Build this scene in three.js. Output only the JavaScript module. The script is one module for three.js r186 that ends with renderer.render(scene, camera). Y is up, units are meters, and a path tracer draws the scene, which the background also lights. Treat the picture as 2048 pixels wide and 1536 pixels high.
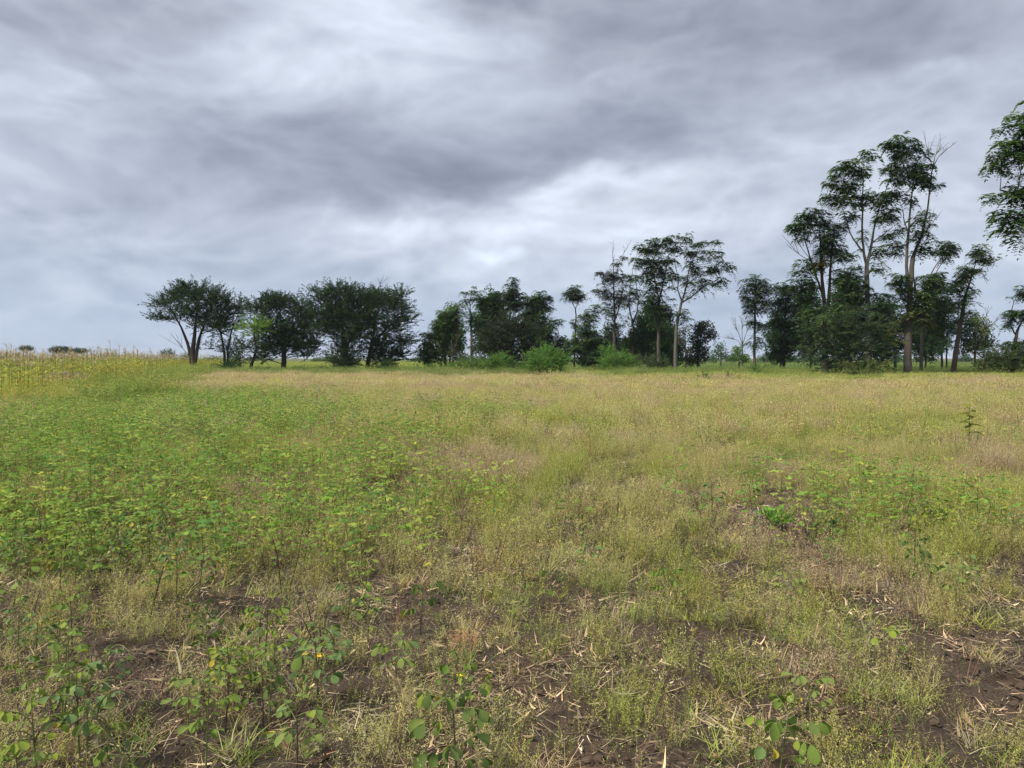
import * as THREE from 'three';
import { createNoise2D, createNoise3D } from 'simplex-noise';

// ---------------------------------------------------------------- helpers: seeded random, noise
function rng(seed) { let a = seed >>> 0; return () => { a = (a + 0x6D2B79F5) >>> 0; let t = a; t = Math.imul(t ^ (t >>> 15), t | 1); t ^= t + Math.imul(t ^ (t >>> 7), t | 61); return ((t ^ (t >>> 14)) >>> 0) / 4294967296; }; }
const N2 = createNoise2D(rng(11)), N2b = createNoise2D(rng(12)), N3 = createNoise3D(rng(13));
const V = (x, y, z) => new THREE.Vector3(x, y, z);
const clamp = (v, a, b) => Math.min(b, Math.max(a, v));
const mix = (a, b, t) => a + (b - a) * t;
const smooth = (a, b, v) => { const t = clamp((v - a) / (b - a), 0, 1); return t * t * (3 - 2 * t); };
const DEG = Math.PI / 180;

// ---------------------------------------------------------------- camera
const scene = new THREE.Scene();
const EYE = 1.6, F = 1540, PITCH = Math.atan(52 / F);
const camera = new THREE.PerspectiveCamera(2 * Math.atan(768 / F) / DEG, 4 / 3, 0.1, 8000);
camera.position.set(0, EYE, 0);
camera.rotation.set(-PITCH, 0, 0);
scene.add(camera);
// the point at a given distance ahead that stands at a given place of the photograph (2048 x 1536)
const FWD = V(0, -Math.sin(PITCH), -Math.cos(PITCH)), UPC = V(0, Math.cos(PITCH), -Math.sin(PITCH));
function at(px, py, d) {
  const v = FWD.clone().addScaledVector(V(1, 0, 0), (px - 1024) / F).addScaledVector(UPC, (768 - py) / F);
  v.multiplyScalar(d / -v.z); v.y += EYE; return v;
}
const GX = (px, d) => (px - 1024) / F * d;
const DOF = (py) => EYE / Math.tan(Math.atan((py - 768) / F) + PITCH);   // distance of the flat ground seen at a height of the photograph

// ---------------------------------------------------------------- sky: an overcast layer of rolled grey cloud
const SKYGAIN = 0.29;
{
  const W = 2560, H = 1280, data = new Float32Array(W * H * 4);
  const f1 = createNoise3D(rng(21)), f2 = createNoise2D(rng(22));
  // cloud masses: azimuth, elevation, half width, half height (degrees), slope, strength
  const masses = [
    [-7.5, 22.9, 5.5, 2.6, -0.25, 0.36], [-15, 19.5, 6, 2, 0.05, 0.18], [-32, 17.5, 5, 2, 0, 0.16], [-29.5, 20.8, 4.5, 1.8, 0.1, -0.24], [-23, 21.3, 4, 1.8, 0.15, -0.26], [-14, 15, 12, 3, -0.03, -0.30], [-4.4, 12.8, 8, 2, 0, -0.28], [8, 16.2, 8, 2.1, 0.1, -0.34], [-11, 11.6, 5, 1.2, 0, -0.12],
    [16.5, 22, 13, 3.2, -0.05, -0.40], [29, 20.3, 6, 2.4, 0, -0.28], [-1, 25, 4, 1.2, 0.1, -0.24], [20, 18, 4, 1.1, -0.15, 0.22], [29.5, 17.6, 3.2, 0.7, 0.1, 0.20], [25, 11, 8, 3, 0, 0.10], [13, 13, 5, 1.2, 0.05, 0.12],
    [-2.5, 9.8, 8, 1.3, 0.02, 0.36], [6, 10.6, 7, 1.6, 0.04, 0.2], [2, 12, 4, 0.9, 0.1, 0.40], [8, 13, 4, 0.7, 0.05, 0.30], [-0.5, 7.5, 2.2, 0.45, 0, 0.32], [13, 9.5, 5, 1.2, 0.05, 0.20], [-9.7, 9, 4, 0.9, 0, 0.16], [1, 6.5, 8, 1.6, 0, 0.10], [-25, 8, 10, 3, 0, -0.08], [-27, 0.9, 12, 0.6, 0, 0.07], [-24, 3, 9, 0.6, -0.03, -0.08],
  ];
  const fbm = (x, y, z, o) => { let s = 0, a = 0.5, n = 0; for (let i = 0; i < o; i++) { s += a * f1(x, y, z); n += a; a *= 0.52; x *= 2.03; y *= 2.03; z *= 2.03; } return s / n; };
  for (let j = 0; j < H; j++) {
    const el = ((j + 0.5) / H - 0.5) * Math.PI;
    for (let i = 0; i < W; i++) {
      const k = (j * W + i) * 4;
      if (el < -0.02) { data[k] = 0.30; data[k + 1] = 0.33; data[k + 2] = 0.38; data[k + 3] = 1; continue; }
      const lon = ((i + 0.5) / W - 0.5) * 2 * Math.PI, y = Math.sin(el), c = Math.cos(el), x = c * Math.cos(lon), z = c * Math.sin(lon);
      const az = Math.atan2(x, -z) / DEG, e = el / DEG;
      // lumps of cloud, flattened towards the horizon
      const wx = 0.035 * f2(x * 3.1 + 2 * z, y * 6), wy = 0.05 * f2(z * 3.3 - 9, y * 6 + x * 2);
      const X = x + wx, Y = y * 2.6 + wy, Z = z - wx;
      const big = fbm(X * 1.7, Y * 1.7, Z * 1.7, 3), mid = fbm(X * 4.6 + 4, Y * 4.6, Z * 4.6, 5), fine = fbm(X * 13, Y * 13 + 8, Z * 13, 4), lump = Math.abs(fbm(X * 6.5 - 5, Y * 6.5, Z * 6.5, 4));
      // masses met in this part of the sky
      let m = 0;
      const ww = 2.4 * fbm(X * 5 + 20, Y * 4, Z * 5, 6), wv = 1.25 * fbm(X * 6.5, Y * 4.5 + 30, Z * 6.5, 6);
      const near = smooth(52, 36, Math.abs(az)) * smooth(40, 28, e);
      if (near > 0) for (const [ma, me, rx, ry, sl, st] of masses) {
        const da = az + ww - ma, de = e + wv - me - sl * da, r2 = (da / rx) ** 2 + (de / ry) ** 2;
        if (r2 < 6) m += (st > 0 ? 0.85 : 1.0) * st * Math.exp(-r2 * 0.75);
      }
      let t = m * near + (1 - near) * (0.5 * big) + 0.12 * big * near + 0.17 * mid + 0.035 * fine - 0.24 * (lump - 0.22);
      t *= 0.35 + 0.65 * smooth(0.5, 6, e);
      // brightness of the layer and its tint: thick cloud slate violet, thin cloud nearly white
      const L = 0.59 * Math.exp(1.12 * t) * (1 + 0.03 * smooth(8, 0, e));
      const s = clamp((L - 0.25) / 0.45, 0, 1), low = smooth(12, 1, e), warm = smooth(6, 26, e) * smooth(0.1, -0.2, t) * 0.5;
      let r = mix(0.835, 0.915, s), g = mix(0.97, 1.005, s), b = mix(1.29, 1.165, s);
      r = mix(r, r * 0.88, low * (1 - 0.6 * s)); g = mix(g, g * 0.985, low * (1 - 0.6 * s)); b = mix(b, b * 1.07, low * (1 - 0.6 * s));
      r *= 1 + 0.05 * warm; b *= 1 - 0.07 * warm;
      data[k] = L * r * SKYGAIN; data[k + 1] = L * g * SKYGAIN; data[k + 2] = L * b * SKYGAIN; data[k + 3] = 1;
    }
  }
  const sky = new THREE.DataTexture(data, W, H, THREE.RGBAFormat, THREE.FloatType);
  sky.mapping = THREE.EquirectangularReflectionMapping; sky.magFilter = THREE.LinearFilter; sky.minFilter = THREE.LinearFilter; sky.needsUpdate = true;
  scene.background = sky; scene.environment = sky;
}
const sun = new THREE.DirectionalLight(0xfff1dc, 1.5);
sun.position.set(-55, 82, 30); sun.castShadow = true; sun.shadow.radius = 20;
sun.shadow.mapSize.set(4096, 4096);
Object.assign(sun.shadow.camera, { left: -110, right: 110, top: 110, bottom: -110, near: 1, far: 400 });
sun.target.position.set(0, 0, -60); sun.position.add(sun.target.position);
scene.add(sun, sun.target);

scene.fog = new THREE.FogExp2(0xcfd8e6, 0.00016);
const renderer = new THREE.WebGLRenderer({ antialias: true });
renderer.toneMapping = THREE.LinearToneMapping;
renderer.toneMappingExposure = 3.5;
renderer.shadowMap.enabled = true;
renderer.setSize(1024, 768);

// ---------------------------------------------------------------- naming and tagging
const taken = new Map();
function numbered(name) { const n = taken.get(name) ?? 0; taken.set(name, n + 1); return n ? `${name}_${String(n).padStart(3, '0')}` : name; }
function thing(name, label, category, group, x = 0, y = 0, z = 0) {
  const o = new THREE.Group(); o.name = numbered(name); o.position.set(x, y, z); scene.add(o);
  o.userData = { label, category }; if (group) o.userData.group = group; return o;
}
function stuff(name, label, category) { const o = new THREE.Group(); o.name = name; o.userData = { label, category, kind: 'stuff' }; scene.add(o); return o; }
function part(name, geo, mat, parent, kind) { const m = new THREE.Mesh(geo, mat); m.name = name; m.castShadow = m.receiveShadow = true; if (kind) m.userData.kind = kind; parent.add(m); return m; }
function copyOf(proto, label, group) { const c = proto.clone(); c.name = numbered(proto.name.replace(/_\d{3}$/, '')); c.userData = { ...proto.userData }; if (label) c.userData.label = label; if (group) c.userData.group = group; scene.add(c); return c; }

// ---------------------------------------------------------------- mesh building
class MB {                                            // loose triangles with vertex colours
  constructor() { this.p = []; this.c = []; }
  tri(a, b, c, k) { this.p.push(a.x, a.y, a.z, b.x, b.y, b.z, c.x, c.y, c.z); for (let i = 0; i < 3; i++) this.c.push(k[0], k[1], k[2]); }
  quad(a, b, c, d, k) { this.tri(a, b, c, k); this.tri(a, c, d, k); }
  leaf(a, dir, side, len, wid, k, fold = 0) {         // pointed leaf blade from a, two facets on each side of its rib
    const m = a.clone().addScaledVector(dir, len * 0.45), t = a.clone().addScaledVector(dir, len), n = fold ? V().crossVectors(dir, side).multiplyScalar(fold * wid) : null;
    const l = m.clone().addScaledVector(side, wid / 2), r = m.clone().addScaledVector(side, -wid / 2); if (n) { l.add(n); r.add(n); }
    this.tri(a, l, t, k); this.tri(a, t, r, k);
  }
  blade(a, dir, side, len, wid, bend, k, seg = 3) {   // curved grass blade
    let p = a.clone(), d = dir.clone(), l = p.clone().addScaledVector(side, wid / 2), r = p.clone().addScaledVector(side, -wid / 2);
    for (let i = 1; i <= seg; i++) {
      d.addScaledVector(bend, 1 / seg).normalize(); p = p.clone().addScaledVector(d, len / seg);
      const w = wid / 2 * (1 - i / seg) ** 0.7, l2 = p.clone().addScaledVector(side, w), r2 = p.clone().addScaledVector(side, -w);
      if (i === seg) this.tri(l, p, r, k); else this.quad(l, l2, r2, r, k);
      l = l2; r = r2;
    }
  }
  geo() {
    const g = new THREE.BufferGeometry();
    g.setAttribute('position', new THREE.Float32BufferAttribute(this.p, 3)); g.setAttribute('color', new THREE.Float32BufferAttribute(this.c, 3));
    g.computeVertexNormals(); return g;
  }
}
class Tubes {                                         // tapered round limbs, smooth
  constructor() { this.p = []; this.i = []; this.u = []; }
  add(pts, radii, sides = 6) {
    const base = this.p.length / 3, n = pts.length; let ref = V(1, 0.13, 0.07).normalize(), len = 0;
    for (let k = 0; k < n; k++) {
      const t = pts[Math.min(k + 1, n - 1)].clone().sub(pts[Math.max(k - 1, 0)]).normalize();
      if (Math.abs(t.dot(ref)) > 0.9) ref = V(0.1, 0.2, 1).normalize();
      const a = V().crossVectors(t, ref).normalize(), b = V().crossVectors(a, t); if (k) len += pts[k].distanceTo(pts[k - 1]);
      for (let s = 0; s <= sides; s++) {
        const w = s / sides * 2 * Math.PI, r = radii[k];
        this.p.push(pts[k].x + r * (a.x * Math.cos(w) + b.x * Math.sin(w)), pts[k].y + r * (a.y * Math.cos(w) + b.y * Math.sin(w)), pts[k].z + r * (a.z * Math.cos(w) + b.z * Math.sin(w)));
        this.u.push(s / sides * Math.max(0.25, radii[0] * 6), len);
      }
      if (k) for (let s = 0; s < sides; s++) { const q = base + (k - 1) * (sides + 1) + s, r = q + sides + 1; this.i.push(q, r, q + 1, q + 1, r, r + 1); }
    }
    return this;
  }
  geo() {
    const g = new THREE.BufferGeometry();
    g.setAttribute('position', new THREE.Float32BufferAttribute(this.p, 3)); g.setAttribute('uv', new THREE.Float32BufferAttribute(this.u, 2)); g.setIndex(this.i);
    g.computeVertexNormals(); return g;
  }
}
function bezier(a, b, c, n) { const out = []; for (let i = 0; i <= n; i++) { const t = i / n; out.push(a.clone().multiplyScalar((1 - t) ** 2).addScaledVector(b, 2 * t * (1 - t)).addScaledVector(c, t * t)); } return out; }
function tone(base, r, v = 0.25, h = 0.12) { const k = 1 + (r() - 0.5) * 2 * v, s = (r() - 0.5) * 2 * h; return [base[0] * k * (1 + s), base[1] * k, base[2] * k * (1 - s * 0.6)]; }

// ---------------------------------------------------------------- textures and materials
function grainTexture(size, fn, srgb) {
  const d = new Uint8Array(size * size * 4);
  for (let y = 0; y < size; y++) for (let x = 0; x < size; x++) { const c = fn(x / size, y / size), k = (y * size + x) * 4; d[k] = clamp(c[0], 0, 1) * 255; d[k + 1] = clamp(c[1], 0, 1) * 255; d[k + 2] = clamp(c[2], 0, 1) * 255; d[k + 3] = 255; }
  const t = new THREE.DataTexture(d, size, size); t.wrapS = t.wrapT = THREE.RepeatWrapping; t.magFilter = THREE.LinearFilter; t.minFilter = THREE.LinearMipmapLinearFilter; t.generateMipmaps = true;
  if (srgb) t.colorSpace = THREE.SRGBColorSpace; t.needsUpdate = true; return t;
}
const periodic = (f, u, v, s) => { const a = u * 2 * Math.PI, b = v * 2 * Math.PI, R = s / (2 * Math.PI); return 0.5 * (f(R * Math.cos(a) + 3.1, R * Math.sin(a), R * Math.cos(b)) + f(R * Math.sin(b) + 7.7, R * Math.cos(a) - 2, R * Math.sin(a) + 5)); };
const soilMap = grainTexture(512, (u, v) => {
  const a = periodic(N3, u, v, 9), b = periodic(N3, u + 0.3, v, 40), c = periodic(N3, u, v + 0.2, 130), k = 0.82 + 0.16 * a + 0.14 * b + 0.16 * c, w = clamp(0.5 + a * 0.6 + c * 0.3, 0, 1);
  return [k * mix(0.98, 0.9, w), k * mix(0.90, 0.88, w), k * mix(0.82, 0.88, w)];
}, false);
const soilBump = grainTexture(512, (u, v) => { const h = 0.5 + 0.25 * periodic(N3, u, v, 26) + 0.2 * periodic(N3, u + 0.4, v, 70) + 0.12 * periodic(N3, u, v + 0.6, 170); return [h, h, h]; }, false);
const barkMap = grainTexture(256, (u, v) => { const s = periodic(N3, u * 1, v, 12) * 0.5 + periodic(N3, u, v, 44) * 0.35, k = 0.8 + 0.24 * s; return [k, k * 0.985, k * 0.97]; }, false);
const bark = (r, g, b) => { const m = new THREE.MeshStandardMaterial({ roughness: 0.95, map: barkMap, bumpMap: barkMap, bumpScale: 0.02 }); m.color.setRGB(r, g, b); return m; };
const BARK = { grey: bark(0.11, 0.10, 0.088), brown: bark(0.09, 0.07, 0.054), dark: bark(0.05, 0.041, 0.034), pale: bark(0.15, 0.143, 0.13) };
const foliage = new THREE.MeshPhysicalMaterial({ vertexColors: true, roughness: 0.95, transmission: 0.4, thickness: 0, specularIntensity: 0.1, side: THREE.DoubleSide });
const herb = new THREE.MeshPhysicalMaterial({ vertexColors: true, roughness: 1, transmission: 0.34, thickness: 0, specularIntensity: 0.08, side: THREE.DoubleSide });
const straw = new THREE.MeshStandardMaterial({ vertexColors: true, roughness: 0.95, side: THREE.DoubleSide });

// ---------------------------------------------------------------- the ground
const bareSpots = [  // x, distance, half width, half depth
  [GX(1553, 7.2), 7.05, 0.5, 0.75],   [GX(1500, 8.2), 8.2, 1.1, 0.5], [GX(1640, 7.6), 7.7, 0.6, 0.35], [GX(1920, 4.1), 4.15, 0.55, 0.3], [GX(1990, 5.6), 5.6, 0.5, 0.5], [GX(1200, 3.15), 3.1, 0.45, 0.22], [GX(1000, 3.55), 3.6, 0.4, 0.25],
  [GX(1420, 4.2), 4.2, 0.4, 0.25], [GX(860, 5.0), 5.0, 0.45, 0.35], [GX(470, 4.9), 4.9, 0.5, 0.35], [GX(1650, 3.3), 3.3, 0.45, 0.2], [GX(240, 3.8), 3.8, 0.35, 0.2], [GX(1300, 9.5), 9.5, 0.8, 0.5], [GX(1720, 4.7), 4.7, 0.35, 0.2],
  [GX(700, 3.6), 3.55, 0.35, 0.2], [GX(330, 3.2), 3.2, 0.3, 0.15], [GX(2020, 3.6), 3.6, 0.4, 0.3], [GX(1180, 7.2), 7.2, 0.5, 0.4], [GX(800, 9.0), 9, 0.7, 0.4], [GX(1900, 8), 8, 0.6, 0.4],
];
function bareness(x, d) {
  let b = 0; for (const [bx, bd, rx, rd] of bareSpots) { const q = ((x - bx) / (0.72 * rx)) ** 2 + ((d - bd) / (0.72 * rd)) ** 2; if (q < 4) b = Math.max(b, Math.exp(-q * 1.1)); }
  const n = 0.5 + 0.5 * N2(x * 0.9 + 30, d * 0.9), n3 = 0.5 + 0.5 * N2b(x * 0.33 + 3, d * 0.22); return clamp(b * 1.15 + smooth(0.72, 0.98, n) * 0.5 + smooth(0.75, 1, n3) * 0.4 + 0.5 * b * N2b(x * 6, d * 6), 0, 1);
}
function height(x, z) {
  const d = -z, r = Math.hypot(x, d);
  let h = 0.10 * N2(x * 0.05, z * 0.05) + 0.035 * N2(x * 0.35 + 9, z * 0.35);
  h *= smooth(900, 120, r);
  if (r < 40) { const f = smooth(16, 7, r); h += f * (0.022 * N2(x * 1.7, z * 1.7) + 0.02 * N2b(x * 4.1, z * 4.1) * (0.5 + bareness(x, d)) + 0.012 * N2(x * 9.7 + 5, z * 9.7)); }
  return h - 0.02;
}
{
  const nx = 560, nz = 560, S = 1.1, K = Math.asinh(3200 / S), pos = [], uv = [], col = [], idx = [];
  for (let j = 0; j <= nz; j++) for (let i = 0; i <= nx; i++) {
    const x = S * Math.sinh(K * (i / nx * 2 - 1)), z = -4.5 + S * Math.sinh(K * (j / nz * 2 - 1)), d = -z;
    pos.push(x, height(x, z), z); uv.push(x / 1.7, z / 1.7);
    // matter: dark clay near, paler dry soil with straw on the far side of the field, grassland beyond
    const n = 0.5 + 0.5 * N2(x * 0.3, z * 0.3), far = smooth(14, 40, d + 6 * N2b(x * 0.08, z * 0.08)), wild = smooth(70, 82, Math.hypot(x * 0.4, d) + 4 * N2(x * 0.1, z * 0.1));
    let c = [mix(0.042, 0.068, n), mix(0.030, 0.048, n), mix(0.020, 0.032, n)];
    c = [mix(c[0], 0.23, far), mix(c[1], 0.175, far), mix(c[2], 0.105, far)]; c = [mix(c[0], 0.12, wild), mix(c[1], 0.15, wild), mix(c[2], 0.05, wild)];
    col.push(...c);
    if (i < nx && j < nz) { const a = j * (nx + 1) + i, b = a + nx + 1; idx.push(a, b, a + 1, a + 1, b, b + 1); }
  }
  const g = new THREE.BufferGeometry(); g.setAttribute('position', new THREE.Float32BufferAttribute(pos, 3)); g.setAttribute('uv', new THREE.Float32BufferAttribute(uv, 2)); g.setAttribute('color', new THREE.Float32BufferAttribute(col, 3)); g.setIndex(idx); g.computeVertexNormals();
  const m = new THREE.MeshStandardMaterial({ vertexColors: true, map: soilMap, bumpMap: soilBump, bumpScale: 0.03, roughness: 0.97 });
  const ground = new THREE.Mesh(g, m); ground.name = 'ground'; ground.receiveShadow = true; ground.userData = { kind: 'structure', label: 'flat dark clay soil of the weedy field running to the horizon', category: 'ground' };
  scene.add(ground);
}

// ---------------------------------------------------------------- trees
const UPV = V(0, 1, 0);
function rosette(mb, p, L, n, base, r, pairs = 7) {    // a shoot tip: pinnate fronds that spread and arch down
  const a0 = r() * 6.28, k0 = tone(base, r, 0.3, 0.18);
  for (let i = 0; i < n; i++) {
    const a = a0 + (i + (r() - 0.5) * 0.7) / n * 6.28, e = 0.85 - r() * 0.95, len = L * (0.55 + 0.75 * r()), out = V(Math.cos(a), 0, Math.sin(a)), side = V(-Math.sin(a), 0, Math.cos(a)), k = tone(k0, r, 0.18, 0.06);
    const droop = 0.5 + r() * 0.7, pt = (t) => p.clone().addScaledVector(out, len * t * (0.95 - 0.15 * t)).addScaledVector(UPV, len * (e * t - droop * t * t));
    for (let q = 1; q <= pairs; q++) {
      const t = 0.22 + 0.78 * q / pairs, o = pt(t), ll = len * 0.42 * (0.55 + 0.6 * Math.sin(Math.PI * Math.min(t * 0.95, 1))), w = ll * 0.5;
      for (const s of [-1, 1]) { const dir = side.clone().multiplyScalar(s).addScaledVector(out, 0.55).addScaledVector(UPV, -0.55 * r()).normalize(); mb.leaf(o, dir, V().crossVectors(dir, UPV).normalize().addScaledVector(UPV, 0.25 * (r() - 0.5)), ll, w, k); }
    }
    const tip = pt(1.0), td = pt(1.0).sub(pt(0.9)).normalize(); mb.leaf(tip, td, side, len * 0.25, len * 0.11, k);
  }
}
function spray(mb, p, dir, L, n, base, r, ls = 0.2) {   // feathery twig: many narrow leaves along it
  const k0 = tone(base, r, 0.3, 0.15), side0 = V().crossVectors(dir, UPV).normalize();
  for (let i = 0; i < n; i++) {
    const t = (i + r()) / n, o = p.clone().addScaledVector(dir, L * t).add(V((r() - 0.5) * 0.13, (r() - 0.5) * 0.08, (r() - 0.5) * 0.13).multiplyScalar(L)); o.y -= L * 0.12 * t * t;
    const s = i % 2 ? 1 : -1, ld = side0.clone().multiplyScalar(s * (0.5 + 0.6 * r())).addScaledVector(dir, 0.5 + 0.5 * r()).add(V((r() - 0.5) * 0.7, (r() - 0.45) * 0.7, (r() - 0.5) * 0.7)).normalize();
    const sd = V(r() - 0.5, r() * 0.4, r() - 0.5).cross(ld).normalize(), len = ls * (0.7 + 0.7 * r()); mb.leaf(o, ld, sd, len, len * 0.36, tone(k0, r, 0.2, 0.05));
  }
}
function clump(mb, p, R, n, base, r, ls = 0.22) {       // broad leaves round a twig end
  const k0 = tone(base, r, 0.3, 0.15);
  for (let i = 0; i < n; i++) {
    const q = V(r() - 0.5, r() - 0.5, r() - 0.5).normalize(), o = p.clone().addScaledVector(q, R * Math.cbrt(r())), ld = q.clone().add(V((r() - 0.5), -0.35 + (r() - 0.5) * 0.8, (r() - 0.5))).normalize(), sd = V(r() - 0.5, r() * 0.3, r() - 0.5).cross(ld).normalize(), len = ls * (0.7 + 0.6 * r());
    mb.leaf(o, ld, sd, len, len * 0.55, tone(k0, r, 0.2, 0.06));
  }
}
let seedCount = 100;
/* o: name, label, category, group, px, d, trunks [[[px,py,r],...],...], blobs [[px,py,rx,ry,dz?],...] (in photo units at distance d), leaf, color, bark, dens, size, bare [[px,py],...] */
function tree(o) {
  const r = rng(o.seed ?? seedCount++), d = o.d, s = d / F, bx = GX(o.px, d), by = height(bx, -d), root = thing(o.name, o.label, o.category ?? 'tree', o.group, bx, by, -d);
  const loc = (px, py, dz = 0) => { const v = at(px, py, d); v.z += dz; v.x -= bx; v.y -= by; v.z += d; return v; };
  const mat = BARK[o.bark ?? 'grey'], spine = [];
  (o.trunks ?? []).forEach((tr, n) => {
    let pts = tr.map(([px, py, rr, dz], i) => { const v = i === 0 && n === 0 ? V((px - o.px) * s, -0.1, 0) : loc(px, py, dz ?? 0); if (py === null) { v.x = (px - o.px) * s; v.y = -0.1; v.z = dz ?? 0; } v.w = rr; return v; });
    const fine = []; const curve = new THREE.CatmullRomCurve3(pts), m = Math.max(5, pts.length * 4);
    const rad = []; for (let i = 0; i <= m; i++) { const t = i / m, f = t * (pts.length - 1), a = Math.min(Math.floor(f), pts.length - 2), p = curve.getPoint(t); rad.push(mix(pts[a].w, pts[a + 1].w, f - a) * (1 + 0.08 * (r() - 0.5)) * (n === 0 && i === 0 ? 1.45 : n === 0 && i === 1 ? 1.1 : 1)); p.x += (r() - 0.5) * 0.05; p.z += (r() - 0.5) * 0.05; fine.push(p); }
    fine.forEach((p, i) => spine.push({ p, r: rad[i] }));
    part(n === 0 ? 'trunk' : 'branch', new Tubes().add(fine, rad, d < 120 ? 8 : 5).geo(), mat, root);
  });
  if (!spine.length) spine.push({ p: V(0, 0, 0), r: 0.06 });
  const mb = new MB(), size = o.size ?? 1, twigs = [];
  for (const [px, py, rx, ry, dz = 0, dens = 1, col] of o.blobs ?? []) {
    const c = loc(px, py, dz), R = V(rx * s, (o.leaf === 'rosette' ? Math.max(ry, 0.82 * rx) : ry) * s, (o.deep ?? 0.85) * rx * s), low = c.clone().addScaledVector(UPV, -R.y * 0.9);
    let best = null, bd = 1e9; for (const q of spine) { const e = q.p.distanceTo(low) + (q.p.y > low.y + 0.3 ? (q.p.y - low.y) * 2 : 0); if (e < bd) { bd = e; best = q; } }
    const tb = new Tubes(), midp = best.p.clone().lerp(c, 0.5); midp.y -= (c.y - best.p.y) * 0.12; const limb = bezier(best.p, midp, c.clone().addScaledVector(UPV, R.y * 0.15), 6), lr = Math.min(best.r * 0.6, 0.02 + 0.022 * Math.max(R.x, R.y) * (o.limb ?? 1) + 0.01);
    tb.add(limb, limb.map((_, i) => mix(lr, lr * 0.3, i / 6)), 6);
    const area = Math.PI * R.x * R.y; let n, every;
    if (o.leaf === 'rosette') { n = Math.max(3, Math.round(area * 3.3 * (o.dens ?? 1) * dens / size ** 2)); every = 1; }
    else if (o.leaf === 'spray') { n = Math.max(6, Math.round(area * 14 * (o.dens ?? 1) * dens / size ** 2)); every = 5; }
    else { n = Math.max(5, Math.round(area * 7 * (o.dens ?? 1) * dens / size ** 2)); every = 3; }
    const base = col ?? o.color;
    for (let k = 0, guard = 0; k < n && guard < n * 6; guard++) {
      const q = V(r() * 2 - 1, r() * 2 - 1, r() * 2 - 1); if (q.lengthSq() > 1) continue;
      q.normalize().multiplyScalar(Math.pow(r(), 0.42) * (1 + 0.22 * N3(q.x * 2 + bx, q.y * 2, q.z * 2 + px))); if (o.flat && q.y < -0.35 && r() < 0.6) continue;
      const p = c.clone().add(q.clone().multiply(R));
      if (N3(p.x * 0.75 / size + bx, p.y * 0.95 / size, p.z * 0.75 / size + d) < (o.gap ?? -0.35)) continue;
      if (p.y < 0.12) continue;
      k++;
      if (k % every === 0) { const f = limb[2 + Math.floor(r() * 4)], h = f.clone().lerp(p, 0.5); h.y -= 0.15 * f.distanceTo(p) * r(); const b = bezier(f, h, p, 3), w = lr * 0.3; tb.add(b, [w, w * 0.8, w * 0.55, w * 0.3], 4); }
      if (o.leaf === 'rosette') rosette(mb, p, 0.74 * size * (0.6 + 0.75 * r()), 6 + Math.floor(r() * 5), base, r, d > 100 ? 4 : 5);
      else if (o.leaf === 'spray') { const dir = q.clone().multiply(V(1, 0.55, 1)).add(V(0, o.lift ?? 0.4, 0)).add(V((r() - 0.5) * 0.8, (r() - 0.5) * 0.4, (r() - 0.5) * 0.8)).normalize(); spray(mb, p.addScaledVector(dir, -0.5 * size), dir, 1.3 * size * (0.7 + 0.6 * r()), d > 120 ? 12 : 30, base, r, 0.19 * size); }
      else clump(mb, p, 0.42 * size, d > 120 ? 14 : 26, base, r, 0.24 * size);
    }
    part('limb', tb.geo(), mat, root);
  }
  for (const b of o.bare ?? []) {                       // leafless boughs with forking twigs
    const tb = new Tubes(), pts = b.map(([px, py, rr]) => { const v = loc(px, py); v.w = rr ?? 0.03; return v; });
    tb.add(pts, pts.map((v) => v.w), 5); const end = pts[pts.length - 1], dir = end.clone().sub(pts[pts.length - 2]).normalize();
    for (let k = 0; k < (o.twigs ?? 7); k++) { const f = pts[pts.length - 2].clone().lerp(end, r()), l = (0.5 + r()) * 1.1 * (o.twig ?? 1), e = f.clone().addScaledVector(dir, l).add(V((r() - 0.5) * l * 1.2, (r() - 0.2) * l * 0.6, (r() - 0.5) * l * 1.2)), h = f.clone().lerp(e, 0.5).addScaledVector(dir, 0.08); tb.add(bezier(f, h, e, 3), [0.022, 0.018, 0.013, 0.006], 4); const e2 = h.clone().add(V((r() - 0.5) * l, r() * l * 0.5, (r() - 0.5) * l * 0.6)); tb.add([h, e2], [0.014, 0.005], 4); }
    part('bare_branch', tb.geo(), mat, root);
  }
  if (mb.p.length) part('crown', mb.geo(), foliage, root, 'stuff');
  return root;
}
const C = { acacia: [0.038, 0.075, 0.03], acacia2: [0.05, 0.09, 0.036], frond: [0.068, 0.14, 0.046], frond2: [0.10, 0.185, 0.05], dark: [0.046, 0.10, 0.038], lime: [0.17, 0.30, 0.05], shrub: [0.14, 0.27, 0.06], shrub2: [0.115, 0.215, 0.052], olive: [0.13, 0.165, 0.055], dusty: [0.12, 0.15, 0.08], gold: [0.19, 0.20, 0.06] };

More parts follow.
